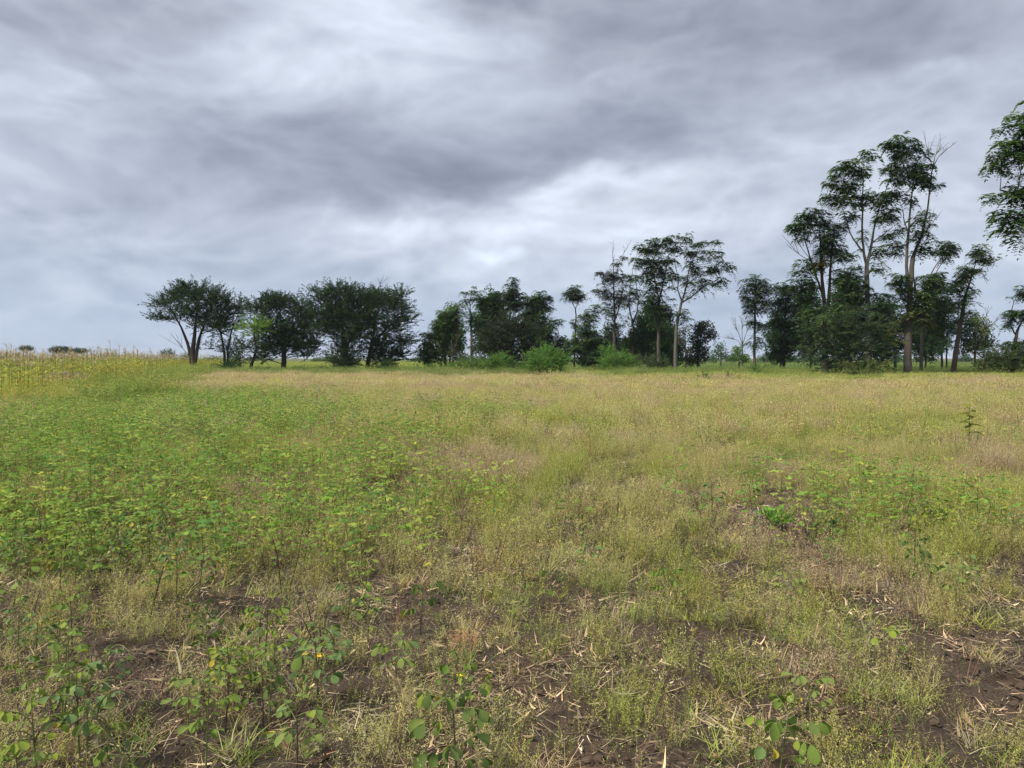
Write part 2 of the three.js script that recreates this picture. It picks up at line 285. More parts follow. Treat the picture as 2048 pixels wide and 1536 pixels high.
// --- thorn trees on the left
const gA = 'dark thorn trees at the left field edge';
tree({ name: 'acacia_tree', label: 'dark flat-topped thorn tree with several stems, leftmost of the acacia row', group: gA, px: 386, d: 92, bark: 'dark', leaf: 'spray', color: C.acacia, flat: 1, dens: 1.2, gap: -0.45, lift: 0.45,
  trunks: [[[388, 740, 0.348], [386, 700, 0.290], [390, 660, 0.189], [394, 620, 0.102]], [[384, 730, 0.246], [376, 690, 0.189], [360, 650, 0.116], [340, 615, 0.072]], [[390, 725, 0.232], [398, 680, 0.174], [410, 645, 0.116], [425, 610, 0.072]]],
  blobs: [[322, 635, 29, 10, 0, 1], [335, 608, 31, 17, 0.5], [365, 590, 31, 24, -0.5], [400, 592, 34, 29, 0], [432, 602, 34, 29, 0.5], [452, 620, 20, 29, 0], [405, 630, 38, 24, -1], [440, 650, 30, 22, 0], [405, 650, 26, 14, 1, .7], [370, 624, 29, 19, 1], [375, 574, 13, 10, 0], [345, 587, 18, 12, 0, .8], [400, 692, 11, 17, 0, .25]], bare: [[[380, 715, 0.05], [368, 700, 0.03], [362, 692, 0.015]]], twig: 1.4 });
tree({ name: 'acacia_tree', label: 'thin see-through thorn tree with twin stems squeezed between two dark acacias', group: gA, px: 452, d: 94, bark: 'dark', leaf: 'spray', color: [0.075, 0.11, 0.06], dens: 1.0, gap: -0.35,
  trunks: [[[450, 740, 0.203], [448, 700, 0.160], [440, 660, 0.087], [436, 640, 0.058]], [[456, 735, 0.160], [456, 700, 0.131], [464, 660, 0.087], [480, 620, 0.043]]],
  blobs: [[485, 614, 22, 22, 1], [470, 647, 18, 17], [440, 657, 18, 14], [462, 692, 29, 24, 0, .6], [430, 692, 16, 14, 0, .35], [474, 717, 18, 17, 0, .6]] });
tree({ name: 'young_acacia', label: 'bright green rounded young tree with a curved leaning trunk among dark acacias', group: gA, px: 496, d: 86, bark: 'dark', leaf: 'spray', color: C.lime, dens: 1.0, gap: -0.5, size: 0.9,
  trunks: [[[496, 745, 0.232], [504, 726, 0.189], [512, 700, 0.145], [508, 670, 0.072]]], blobs: [[508, 650, 38, 18], [510, 664, 27, 12, 0, .7], [500, 692, 27, 19, 1, .5, C.acacia2], [528, 707, 20, 19, 1, .6, C.acacia], [485, 707, 16, 17, 1, .5, C.acacia2]] });
tree({ name: 'acacia_tree', label: 'broad dark thorn tree with one straight bare trunk, middle of the acacia row', group: gA, px: 567, d: 88, bark: 'dark', leaf: 'spray', color: C.acacia, flat: 1, dens: 1.3, gap: -0.55,
  trunks: [[[567, 745, 0.377], [568, 715, 0.290], [566, 680, 0.217], [560, 630, 0.102]], [[567, 700, 0.203], [585, 670, 0.145], [605, 640, 0.072]], [[567, 695, 0.203], [545, 665, 0.145], [525, 635, 0.072]]],
  blobs: [[525, 619, 38, 22], [560, 607, 38, 22], [600, 620, 38, 24], [620, 647, 27, 26], [590, 657, 38, 29], [545, 652, 40, 29], [540, 692, 38, 29], [600, 692, 36, 26], [570, 682, 38, 26], [545, 600, 25, 12], [628, 682, 20, 19], [615, 708, 27, 10, 0, .7], [525, 714, 18, 10, 0, .6]] });
tree({ name: 'acacia_tree', label: 'dense dark thorn tree leafy almost to the ground, right of the straight-trunked acacia', group: gA, px: 690, d: 86, bark: 'dark', leaf: 'spray', color: C.acacia, flat: 1, dens: 1.3, gap: -0.6,
  trunks: [[[688, 745, 0.406], [688, 700, 0.319], [684, 650, 0.189], [680, 610, 0.102]], [[690, 700, 0.203], [710, 660, 0.131], [725, 620, 0.072]]],
  blobs: [[645, 590, 31, 19], [680, 584, 38, 18], [715, 592, 38, 22], [660, 620, 43, 29], [700, 627, 45, 34], [655, 657, 29, 24], [705, 667, 45, 31], [690, 707, 36, 31], [665, 642, 34, 24], [740, 642, 34, 36], [690, 730, 29, 19, 0, 1.2]] });
tree({ name: 'acacia_tree', label: 'wide-spreading dark thorn tree on a leaning trunk, rightmost of the acacia row', group: gA, px: 733, d: 89, bark: 'dark', leaf: 'spray', color: C.acacia2, flat: 1, dens: 1.25, gap: -0.55, lift: 0.3,
  trunks: [[[732, 745, 0.290], [738, 715, 0.232], [745, 680, 0.174], [752, 640, 0.087]], [[745, 690, 0.160], [770, 660, 0.116], [795, 640, 0.058]]],
  blobs: [[735, 607, 34, 24], [765, 602, 36, 24], [798, 590, 27, 14], [790, 617, 34, 24], [812, 638, 27, 14], [780, 652, 40, 26], [805, 682, 31, 14], [760, 692, 45, 26], [800, 707, 27, 14], [770, 717, 38, 22], [745, 592, 18, 17, 0, .6]], bare: [[[745, 600, 0.05], [752, 582, 0.03], [760, 572, 0.015]]], twigs: 4 });

const gB = 'low dark bushes under the thorn trees';
const bush = (o) => tree({ name: 'bush', category: 'bush', leaf: 'spray', bark: 'dark', size: 0.75, gap: -0.5, ...o });
bush({ label: 'dark low bush at the foot of the twin-stemmed thin acacia', group: gB, px: 462, d: 84, color: C.dark, blobs: [[462, 732, 22, 14], [480, 736, 14, 8]] });
bush({ label: 'dark low bush under the rightmost leaning acacia', group: gB, px: 770, d: 84, color: C.dark, blobs: [[772, 733, 20, 14], [752, 738, 12, 8]] });
bush({ label: 'grey-green bush standing behind the gap between the middle acacias', group: gB, px: 668, d: 98, color: C.dusty, blobs: [[664, 714, 20, 13], [680, 722, 14, 10]] });
bush({ label: 'small dark bush hugging the ground between two leftmost acacia trunks', group: gB, px: 418, d: 90, color: C.acacia2, blobs: [[418, 737, 16, 6]] });

for (const [px, d, w, label] of [[435, 83, 22, 'low dark scrub strip left of the twin-stemmed thin acacia'], [520, 82, 26, 'low dark scrub between the curved young tree and the straight-trunked acacia'], [600, 82, 28, 'low dark scrub right of the straight-trunked acacia'], [645, 83, 24, 'low dark scrub left of the ground-sweeping dense acacia'], [800, 82, 24, 'low green scrub right of the last leaning acacia'], [835, 80, 22, 'low green scrub in the gap before the middle grove']])
  bush({ label, group: gB, px, d, color: px > 780 ? C.shrub2 : C.dark, size: 0.55, blobs: [[px, 741, w, 5], [px - w * 0.5, 742, w * 0.6, 4], [px + w * 0.55, 742, w * 0.5, 4]] });

// --- grove in the middle
const gM = 'trees of the middle grove';
tree({ name: 'broadleaf_tree', label: 'rounded mid-green tree at the left end of the middle grove', group: gM, px: 892, d: 90, leaf: 'rosette', color: C.frond2, size: 0.95, dens: 2.0, gap: -0.5,
  trunks: [[[892, 735, 0.16], [890, 690, 0.13], [896, 650, 0.08]], [[882, 732, 0.1], [872, 690, 0.07], [868, 660, 0.04]]], blobs: [[895, 632, 18, 18], [905, 650, 26, 22], [885, 655, 24, 20], [868, 668, 20, 18], [860, 690, 16, 16], [890, 690, 26, 18], [912, 620, 12, 14], [870, 708, 20, 12, 0, .8, C.dark], [915, 690, 16, 20, 1, .6, C.dark]] });
tree({ name: 'slender_tree', label: 'slender pale-trunked tree with a small sparse top above the middle grove', group: gM, px: 943, d: 86, bark: 'pale', leaf: 'rosette', color: C.frond, size: 0.72, dens: 1.2,
  trunks: [[[943, 738, 0.17], [943, 690, 0.14], [942, 640, 0.1], [940, 605, 0.05], [944, 580, 0.03]], [[942, 630, 0.06], [932, 605, 0.04], [926, 590, 0.02]]], blobs: [[944, 582, 10, 12], [929, 583, 5, 5], [928, 602, 7, 8], [950, 600, 10, 10], [940, 640, 18, 18, 1, .8], [958, 655, 14, 16, 0, .8], [948, 690, 16, 14, 1, .3]] });
tree({ name: 'tall_grove_tree', label: 'tall tree with a pointed top, highest crown of the middle grove', group: gM, px: 1018, d: 90, leaf: 'rosette', color: C.frond, size: 0.95, dens: 2.0, gap: -0.5,
  trunks: [[[1018, 738, 0.2], [1018, 690, 0.17], [1019, 640, 0.12], [1024, 590, 0.06], [1025, 565, 0.03]], [[1018, 650, 0.08], [995, 620, 0.05], [975, 600, 0.03]]], blobs: [[1025, 563, 10, 12], [1028, 585, 20, 16], [1015, 600, 22, 18], [985, 598, 26, 16], [968, 612, 18, 18], [990, 620, 26, 18], [1030, 612, 18, 18], [965, 640, 14, 14], [960, 590, 12, 10, 0, 1, C.frond2], [1005, 650, 18, 10, 0, .4]] });
tree({ name: 'broadleaf_tree', label: 'drooping dark tree at the right shoulder of the middle grove', group: gM, px: 1072, d: 90, leaf: 'rosette', color: C.frond, size: 0.95, dens: 1.8, gap: -0.45,
  trunks: [[[1070, 738, 0.16], [1070, 690, 0.13], [1066, 640, 0.09], [1070, 610, 0.04]]], blobs: [[1060, 600, 18, 12], [1078, 600, 20, 16], [1092, 612, 14, 18], [1060, 622, 20, 14], [1095, 640, 10, 14], [1085, 655, 14, 18, 0, .8], [1105, 650, 14, 16, 1, .8], [1095, 680, 18, 18, 0, .9], [1080, 700, 16, 12, 0, .9, C.frond2]] });
tree({ name: 'acacia_tree', label: 'big dense dark dome-shaped thorn tree in front of the middle grove', group: gM, px: 1022, d: 82, bark: 'dark', leaf: 'spray', color: [0.05, 0.068, 0.038], dens: 1.25, gap: -0.6, lift: 0.25,
  trunks: [[[1022, 742, 0.28], [1022, 710, 0.22], [1020, 670, 0.12]], [[1022, 720, 0.14], [1000, 690, 0.1], [985, 670, 0.05]], [[1022, 715, 0.14], [1045, 690, 0.1], [1060, 670, 0.05]]],
  blobs: [[1018, 645, 36, 20], [990, 665, 30, 22], [1045, 662, 32, 22], [1015, 680, 48, 28], [975, 690, 24, 20], [1060, 690, 24, 22], [1000, 712, 42, 22], [1045, 714, 36, 20], [1020, 730, 40, 12]] });
tree({ name: 'broadleaf_tree', label: 'grey twiggy half-bare tree behind the left shrubs of the middle grove', group: gM, px: 905, d: 88, leaf: 'clump', color: [0.10, 0.10, 0.07], size: 0.8, dens: 0.5, trunks: [[[905, 738, 0.09], [905, 700, 0.06], [903, 680, 0.03]]], blobs: [[905, 702, 18, 18, 0, .5], [925, 712, 12, 12, 0, .5]], bare: [[[905, 705, 0.04], [912, 690, 0.02], [916, 680, 0.01]]] });

// --- tall slim trees right of the middle
const gT = 'tall slim trees right of the middle';
tree({ name: 'slender_tree', label: 'small umbrella-topped tree on a thin bare trunk, standing alone against the sky', group: gT, px: 1150, d: 85, bark: 'brown', leaf: 'rosette', color: C.frond, size: 0.62, dens: 1.8,
  trunks: [[[1148, 742, 0.13], [1150, 690, 0.1], [1152, 640, 0.075], [1151, 617, 0.06]], [[1151, 618, 0.045], [1143, 603, 0.03], [1138, 592, 0.02]], [[1151, 618, 0.045], [1157, 603, 0.03], [1163, 592, 0.02]]], blobs: [[1150, 582, 18, 10], [1136, 592, 12, 9], [1164, 594, 13, 9], [1152, 598, 16, 8, 0, .6], [1148, 650, 12, 16, 1, .7], [1142, 690, 18, 20, 1, .8]] });
tree({ name: 'broadleaf_tree', label: 'leafy mid-height tree right of the lone umbrella-topped tree', group: gT, px: 1165, d: 82, leaf: 'rosette', color: C.frond2, size: 0.85, dens: 1.5, gap: -0.5, bark: 'pale', trunks: [[[1166, 745, 0.13], [1165, 710, 0.1], [1172, 660, 0.05]]], blobs: [[1176, 638, 18, 20], [1188, 620, 14, 14], [1172, 665, 20, 18], [1190, 685, 22, 24, 0, 1.1, C.dark], [1165, 695, 18, 20], [1205, 700, 22, 24, 0, 1.1, C.dark], [1182, 720, 30, 14, 0, 1, C.dark]] });
tree({ name: 'slender_tree', label: 'tall thin tree with leafless topmost twigs, left neighbour of the big round crown', group: gT, px: 1228, d: 86, bark: 'pale', leaf: 'rosette', color: [0.085, 0.115, 0.06], size: 0.75, dens: 1.15,
  trunks: [[[1226, 745, 0.19], [1228, 690, 0.16], [1229, 640, 0.12], [1228, 590, 0.08], [1227, 530, 0.04]], [[1228, 645, 0.09], [1240, 610, 0.06], [1246, 575, 0.03]]], blobs: [[1210, 560, 14, 16], [1228, 555, 16, 22], [1245, 565, 14, 18], [1198, 548, 9, 8], [1212, 590, 16, 20], [1238, 600, 18, 24], [1222, 625, 18, 18, 0, .9], [1236, 645, 14, 14, 0, .6], [1196, 580, 8, 12], [1238, 522, 10, 12, 0, .7], [1250, 512, 6, 8, 0, .7]], bare: [[[1228, 560, 0.05], [1226, 525, 0.03], [1225, 505, 0.012]], [[1232, 550, 0.04], [1240, 520, 0.025], [1250, 502, 0.012]]], twigs: 4 });
tree({ name: 'slender_tree', label: 'forked see-through tree between the thin tall tree and the big round crown', group: gT, px: 1266, d: 90, bark: 'brown', leaf: 'rosette', color: C.frond, size: 0.75, dens: 1.0,
  trunks: [[[1265, 742, 0.15], [1266, 680, 0.13], [1266, 650, 0.1], [1258, 610, 0.06], [1262, 560, 0.03]], [[1266, 648, 0.08], [1276, 610, 0.05], [1272, 560, 0.03]]], blobs: [[1265, 555, 18, 16], [1270, 585, 20, 16], [1255, 600, 14, 16], [1278, 620, 14, 14, 0, .7], [1272, 528, 10, 14, 0, .6], [1255, 635, 12, 12, 0, .6]], bare: [[[1262, 560, 0.035], [1268, 530, 0.02], [1272, 515, 0.01]]], twigs: 3 });
tree({ name: 'tall_tree', label: 'tall tree with a broad rounded crown left of the leaning forked one', group: gT, px: 1317, d: 84, bark: 'grey', leaf: 'rosette', color: C.frond, size: 0.95, dens: 1.25, gap: -0.3,
  trunks: [[[1317, 746, 0.2], [1317, 690, 0.18], [1317, 640, 0.15], [1318, 600, 0.12]], [[1318, 605, 0.1], [1310, 560, 0.07], [1295, 515, 0.04]], [[1318, 605, 0.1], [1328, 560, 0.07], [1338, 510, 0.04]]],
  blobs: [[1285, 500, 18, 14], [1310, 492, 22, 12], [1330, 485, 16, 10], [1280, 520, 18, 14], [1310, 515, 26, 16], [1335, 515, 20, 18], [1295, 545, 24, 16], [1325, 545, 24, 16], [1310, 575, 22, 18], [1295, 600, 20, 14], [1325, 610, 20, 14], [1310, 630, 24, 14], [1335, 630, 18, 14], [1350, 495, 16, 12]] });
tree({ name: 'tall_tree', label: 'tall pale leaning tree forking low with an open crown swept to the right', group: gT, px: 1352, d: 83, bark: 'pale', leaf: 'rosette', color: C.frond, size: 0.85, dens: 1.25, gap: -0.25,
  trunks: [[[1351, 747, 0.21], [1351, 690, 0.18], [1355, 640, 0.16], [1364, 602, 0.13]], [[1364, 603, 0.09], [1356, 580, 0.06], [1357, 560, 0.05], [1350, 530, 0.03]], [[1364, 603, 0.1], [1372, 575, 0.08], [1378, 540, 0.05], [1395, 500, 0.03]], [[1364, 605, 0.09], [1385, 592, 0.07], [1405, 575, 0.05], [1435, 560, 0.03]]],
  blobs: [[1350, 480, 14, 10], [1370, 478, 15, 9], [1398, 488, 14, 12], [1427, 484, 10, 8], [1375, 505, 18, 14], [1388, 530, 16, 12], [1415, 510, 16, 12], [1438, 508, 10, 10], [1400, 545, 20, 12], [1430, 535, 20, 14], [1456, 533, 12, 14], [1376, 560, 16, 10], [1410, 570, 18, 8], [1440, 565, 14, 8], [1345, 575, 9, 8], [1372, 590, 9, 8], [1345, 550, 14, 12], [1365, 625, 12, 14, 0, .8], [1370, 640, 16, 10, 0, .7]], bare: [[[1405, 580, 0.035], [1420, 582, 0.02], [1426, 590, 0.01]]], twigs: 3, twig: 0.6 });
tree({ name: 'broadleaf_tree', label: 'dark round leafy tree under the tall broad crown', group: gT, px: 1298, d: 88, leaf: 'clump', color: C.dark, dens: 1.5, gap: -0.6, trunks: [[[1298, 742, 0.16], [1298, 710, 0.13], [1296, 670, 0.07]]], blobs: [[1290, 655, 28, 18], [1320, 665, 26, 20], [1275, 680, 24, 20], [1305, 690, 32, 20], [1332, 690, 18, 20], [1290, 712, 30, 14], [1330, 720, 26, 16]] });
tree({ name: 'broadleaf_tree', label: 'small dark ragged-topped tree with a stubby trunk, right of the leaning tall tree', group: gT, px: 1396, d: 86, bark: 'dark', leaf: 'clump', color: [0.05, 0.072, 0.044], dens: 1.5, gap: -0.45, size: 0.85, trunks: [[[1396, 744, 0.18], [1396, 715, 0.15], [1396, 680, 0.1], [1396, 650, 0.04]]], blobs: [[1395, 655, 14, 10], [1412, 652, 14, 9, 0, 1, C.olive], [1396, 672, 18, 14], [1418, 672, 14, 14], [1398, 695, 20, 14], [1395, 715, 24, 12], [1380, 720, 16, 10, 0, .8, C.olive]] });
tree({ name: 'broadleaf_tree', label: 'pale dusty half-bare tree between the leaning tall tree and the ragged dark one', group: gT, px: 1371, d: 92, bark: 'pale', leaf: 'clump', color: [0.12, 0.12, 0.075], size: 0.8, dens: 0.7, trunks: [[[1372, 742, 0.11], [1371, 700, 0.08], [1370, 670, 0.04]]], blobs: [[1370, 662, 13, 12, 0, .8], [1366, 682, 12, 12, 0, .7], [1374, 700, 14, 14, 0, .8]] });
tree({ name: 'broadleaf_tree', label: 'small bluish far tree just right of the ragged dark tree', group: gT, px: 1442, d: 125, leaf: 'clump', color: C.frond, dens: 1.3, gap: -0.5, trunks: [[[1442, 735, 0.12], [1442, 710, 0.08], [1442, 695, 0.04]]], blobs: [[1440, 692, 12, 8], [1436, 705, 16, 10], [1450, 710, 12, 10], [1428, 716, 12, 8]] });
tree({ name: 'bare_tree', label: 'leafless pale tree with a fan of fine twigs against the sky', group: 'leafless trees', px: 1485, d: 120, bark: 'grey', trunks: [[[1485, 735, 0.12], [1485, 705, 0.1], [1485, 688, 0.08]]], bare: [[[1485, 690, 0.07], [1478, 668, 0.04], [1468, 648, 0.02]], [[1485, 690, 0.07], [1484, 662, 0.04], [1484, 642, 0.02]], [[1485, 690, 0.07], [1492, 668, 0.04], [1499, 650, 0.02]], [[1485, 692, 0.05], [1474, 680, 0.03], [1465, 678, 0.02]], [[1485, 692, 0.05], [1494, 682, 0.03], [1502, 676, 0.02]]], twigs: 8, twig: 1.3 });
tree({ name: 'broadleaf_tree', label: 'small bright round tree on a short dark trunk below the leafless tree', group: gT, px: 1478, d: 100, bark: 'dark', leaf: 'clump', color: C.shrub2, dens: 1.3, size: 0.8, trunks: [[[1478, 738, 0.1], [1478, 725, 0.08], [1477, 705, 0.04]]], blobs: [[1476, 700, 12, 9], [1482, 714, 16, 8], [1466, 716, 11, 8], [1492, 720, 9, 7]] });

for (const [px, d, w, h, c, label] of [[1178, 92, 34, 46, C.dark, 'dark understorey tree behind the lone umbrella-topped tree'], [1225, 95, 34, 50, [0.05, 0.085, 0.045], 'dark understorey tree behind the bright shrub under the tall thin tree'], [1262, 93, 24, 40, C.acacia2, 'dark understorey tree behind the forked see-through tree'], [1345, 94, 28, 42, C.dark, 'dark understorey tree behind the trunk of the pale leaning tree'], [1120, 92, 26, 36, C.acacia2, 'dark understorey tree at the right foot of the middle grove'], [855, 92, 20, 34, C.frond, 'leafy low tree at the outer left of the middle grove'], [985, 96, 46, 86, C.frond, 'broad leafy tree filling the heart of the middle grove'], [898, 95, 34, 72, C.frond2, 'leafy tree massed behind the left end of the middle grove'], [1070, 96, 34, 80, C.frond, 'broad leafy tree behind the right shoulder of the middle grove'], [1310, 96, 44, 84, C.dark, 'tall leafy backing tree behind the broad-crowned tall tree'], [1620, 90, 40, 96, C.dark, 'leafy backing tree behind the multi-stemmed tall tree'], [1690, 88, 44, 104, C.acacia2, 'leafy backing tree behind the big layered thorn bush'], [1760, 90, 34, 80, C.dark, 'leafy backing tree between the two tallest trunks'], [1850, 92, 40, 90, C.acacia2, 'leafy backing tree right of the tallest trunk'], [1560, 96, 32, 70, C.dark, 'leafy backing tree at the left of the right stand']])
  tree({ name: 'understorey_tree', label, group: 'leafy filling trees of the groves', px, d, bark: 'dark', leaf: 'clump', color: c, dens: 1.4, gap: -0.5, trunks: [[[px, 740, 0.13], [px + 2, 715, 0.1], [px, 690, 0.05]]], blobs: [[px, 735 - h * 1.4, w * 0.6, h * 0.4], [px - w * 0.4, 735 - h, w * 0.6, h * 0.42], [px + w * 0.45, 735 - h * 0.9, w * 0.55, h * 0.42], [px, 735 - h * 0.55, w, h * 0.42]] });

// --- tall stand on the right
const gU = 'trees of the tall stand on the right';
tree({ name: 'tall_grove_tree', label: 'dark open-crowned tree with a slim straight trunk, leftmost of the tall right stand', group: gU, px: 1510, d: 84, bark: 'grey', leaf: 'rosette', color: C.frond, size: 0.8, dens: 1.5,
  trunks: [[[1509, 746, 0.16], [1509, 690, 0.14], [1510, 640, 0.11], [1510, 590, 0.06], [1512, 560, 0.03]]], blobs: [[1512, 556, 13, 8], [1497, 572, 20, 12], [1525, 572, 22, 12], [1490, 595, 16, 14], [1515, 592, 24, 14], [1545, 580, 14, 14], [1495, 612, 18, 10], [1525, 615, 20, 12], [1500, 645, 14, 12, 0, .9], [1520, 655, 14, 14, 0, .8], [1522, 682, 16, 10, 0, .8], [1505, 690, 10, 8, 0, .7]] });
tree({ name: 'tall_grove_tree', label: 'dark tree with ragged tiers of leaves, second from the left in the tall right stand', group: gU, px: 1570, d: 86, bark: 'grey', leaf: 'rosette', color: C.dark, size: 0.85, dens: 1.5, gap: -0.45,
  trunks: [[[1568, 745, 0.18], [1568, 690, 0.15], [1570, 640, 0.11], [1572, 590, 0.06]]], blobs: [[1575, 572, 18, 12], [1560, 592, 22, 14], [1590, 590, 22, 16], [1570, 615, 28, 16], [1598, 622, 20, 18], [1555, 650, 18, 12], [1580, 650, 22, 14], [1575, 680, 26, 16], [1600, 690, 24, 18], [1560, 705, 24, 12]] });
tree({ name: 'tall_tree', label: 'tall multi-stemmed tree with bare twigs sticking out left, in the right stand', group: gU, px: 1650, d: 66, bark: 'brown', leaf: 'rosette', color: C.frond, size: 0.85, dens: 1.35, gap: -0.35,
  trunks: [[[1650, 752, 0.3], [1650, 690, 0.26], [1650, 640, 0.2], [1643, 540, 0.12], [1640, 470, 0.05]], [[1652, 650, 0.17], [1658, 590, 0.14], [1662, 520, 0.09], [1670, 450, 0.04]], [[1645, 590, 0.1], [1622, 520, 0.07], [1605, 465, 0.03]]],
  blobs: [[1598, 445, 24, 18], [1622, 430, 22, 14], [1640, 440, 22, 22], [1606, 465, 22, 12], [1650, 470, 24, 24], [1672, 455, 22, 22], [1660, 500, 30, 26], [1640, 505, 18, 26], [1685, 510, 22, 22, 1], [1612, 535, 24, 18, 0, 1, C.frond2], [1640, 530, 20, 14, 0, 1, C.gold], [1605, 565, 26, 18], [1612, 595, 24, 20], [1690, 550, 30, 26, 0, 1.2, C.frond2], [1700, 585, 30, 24, 1, 1.2], [1680, 610, 30, 20, 1], [1620, 625, 26, 18, 1]], bare: [[[1625, 525, 0.04], [1600, 510, 0.025], [1588, 498, 0.01]], [[1622, 520, 0.03], [1606, 500, 0.02], [1598, 488, 0.01]]], twigs: 4 });
tree({ name: 'tall_tree', label: 'tall pale-trunked tree with a high forked crown of separate leaf tufts, left of the tallest', group: gU, px: 1738, d: 65, bark: 'pale', leaf: 'rosette', color: C.frond2, size: 0.82, dens: 1.35, gap: -0.3,
  trunks: [[[1740, 752, 0.28], [1737, 690, 0.24], [1736, 620, 0.21], [1733, 532, 0.18]], [[1733, 535, 0.13], [1726, 490, 0.1], [1725, 410, 0.06], [1728, 320, 0.03]], [[1733, 535, 0.14], [1742, 495, 0.11], [1752, 440, 0.07], [1775, 370, 0.04], [1798, 305, 0.025]], [[1727, 505, 0.08], [1702, 470, 0.06], [1690, 430, 0.04], [1672, 385, 0.02]], [[1745, 485, 0.06], [1765, 470, 0.045], [1785, 455, 0.03]]],
  blobs: [[1730, 305, 12, 10], [1700, 330, 20, 13], [1680, 342, 18, 13], [1718, 345, 22, 16], [1668, 368, 20, 16], [1695, 375, 24, 18], [1655, 395, 18, 13], [1680, 405, 22, 16], [1735, 395, 20, 20], [1745, 318, 10, 8], [1768, 400, 20, 20], [1760, 430, 18, 16], [1780, 430, 16, 16], [1702, 430, 17, 12], [1727, 468, 10, 12], [1784, 475, 20, 16], [1798, 490, 14, 12], [1790, 508, 14, 9], [1757, 505, 14, 14], [1752, 535, 15, 12], [1800, 462, 10, 8], [1715, 400, 16, 12]] });
tree({ name: 'tall_tree', label: 'tallest tree of the right stand, thick trunk and bare branch tips at its top', group: gU, px: 1815, d: 63, bark: 'grey', leaf: 'rosette', color: C.frond, size: 0.82, dens: 1.35, gap: -0.3,
  trunks: [[[1815, 757, 0.36], [1816, 700, 0.31], [1818, 640, 0.27], [1821, 570, 0.22], [1826, 512, 0.18]], [[1814, 575, 0.15], [1814, 500, 0.12], [1820, 430, 0.08], [1826, 360, 0.04]], [[1826, 515, 0.14], [1846, 460, 0.1], [1856, 410, 0.07], [1864, 345, 0.05], [1868, 325, 0.04]], [[1826, 540, 0.05], [1831, 590, 0.045], [1832, 555, 0.045]], [[1818, 470, 0.06], [1808, 440, 0.045], [1806, 420, 0.03]]],
  blobs: [[1785, 290, 20, 10], [1805, 284, 18, 8], [1828, 292, 14, 8], [1795, 305, 20, 12], [1785, 335, 22, 16], [1808, 310, 16, 10], [1830, 325, 18, 13], [1845, 310, 12, 10], [1800, 355, 24, 16], [1830, 355, 22, 16], [1850, 360, 18, 14], [1843, 345, 20, 14], [1878, 372, 9, 9], [1862, 368, 10, 10], [1825, 400, 14, 14], [1840, 440, 22, 20, .6], [1838, 475, 22, 22, .6], [1845, 500, 16, 14], [1795, 385, 16, 14], [1790, 560, 22, 16, 0, 1.2], [1805, 585, 26, 22, 0, 1.2], [1840, 600, 30, 24, 0, 1.1, C.frond2], [1825, 635, 34, 20, 0, 1, C.olive], [1860, 570, 22, 18, .5, 1.1], [1862, 550, 16, 10]],
  bare: [[[1866, 335, 0.05], [1876, 315, 0.03], [1895, 298, 0.015]], [[1866, 335, 0.05], [1870, 312, 0.03], [1884, 292, 0.015]], [[1866, 335, 0.04], [1858, 315, 0.025], [1856, 300, 0.012]], [[1824, 465, 0.05], [1805, 455, 0.03], [1798, 452, 0.015]], [[1845, 470, 0.04], [1858, 455, 0.03], [1864, 446, 0.015]], [[1814, 700, 0.07], [1800, 672, 0.05], [1792, 662, 0.03]]], twigs: 4 });
tree({ name: 'tall_grove_tree', label: 'leaf-tufted bough on twin thin stems rising right of the tallest tree', group: gU, px: 1845, d: 70, bark: 'grey', leaf: 'rosette', color: C.frond, size: 0.8, dens: 1.6, trunks: [[[1842, 752, 0.16], [1845, 660, 0.13], [1850, 590, 0.09], [1866, 540, 0.05], [1885, 515, 0.03]], [[1853, 585, 0.06], [1872, 545, 0.04], [1895, 510, 0.025]]], blobs: [[1888, 500, 20, 11], [1902, 490, 17, 9], [1895, 515, 15, 9], [1875, 505, 10, 7], [1860, 560, 22, 12], [1870, 585, 24, 18], [1880, 620, 26, 20], [1870, 650, 26, 20]] });
tree({ name: 'acacia_tree', label: 'big dark layered thorn bush spreading round the feet of the tall right trees', category: 'thorn tree', group: gU, px: 1700, d: 62, bark: 'dark', leaf: 'spray', color: [0.06, 0.10, 0.045], dens: 1.0, gap: -0.4, lift: 0.02, size: 1.2,
  trunks: [[[1700, 757, 0.2], [1700, 715, 0.16], [1700, 670, 0.08]], [[1697, 740, 0.1], [1670, 700, 0.07], [1645, 670, 0.04]], [[1703, 740, 0.1], [1730, 700, 0.07], [1755, 675, 0.04]]],
  blobs: [[1650, 632, 40, 14, 0, 1, [0.085, 0.15, 0.055]], [1700, 625, 44, 16], [1630, 660, 34, 18], [1680, 660, 46, 24], [1740, 655, 40, 20], [1640, 700, 38, 22], [1700, 700, 60, 28], [1765, 700, 34, 20], [1665, 730, 44, 16], [1725, 730, 52, 16], [1610, 690, 16, 14], [1775, 680, 20, 14, 0, .8, C.olive]] });
bush({ label: 'yellowish twiggy bush in front of the big dark layered thorn bush', group: 'bushes on the right', px: 1730, d: 58, color: C.olive, gap: -0.2, dens: 0.7, lift: 0.3, blobs: [[1722, 738, 34, 12], [1745, 728, 26, 10, 0, .7], [1705, 745, 20, 8]] });
tree({ name: 'broadleaf_tree', label: 'dark tree filling the gap behind the multi-stemmed and pale-trunked tall trees', group: gU, px: 1702, d: 80, bark: 'dark', leaf: 'rosette', color: C.dark, size: 0.95, dens: 1.5, gap: -0.55, trunks: [[[1700, 745, 0.2], [1702, 690, 0.16], [1702, 620, 0.08]]], blobs: [[1700, 560, 30, 26], [1725, 590, 26, 24], [1690, 600, 34, 24], [1760, 625, 26, 20], [1720, 640, 40, 24], [1768, 660, 28, 22], [1680, 660, 34, 22], [1770, 600, 18, 16, 0, .7]] });
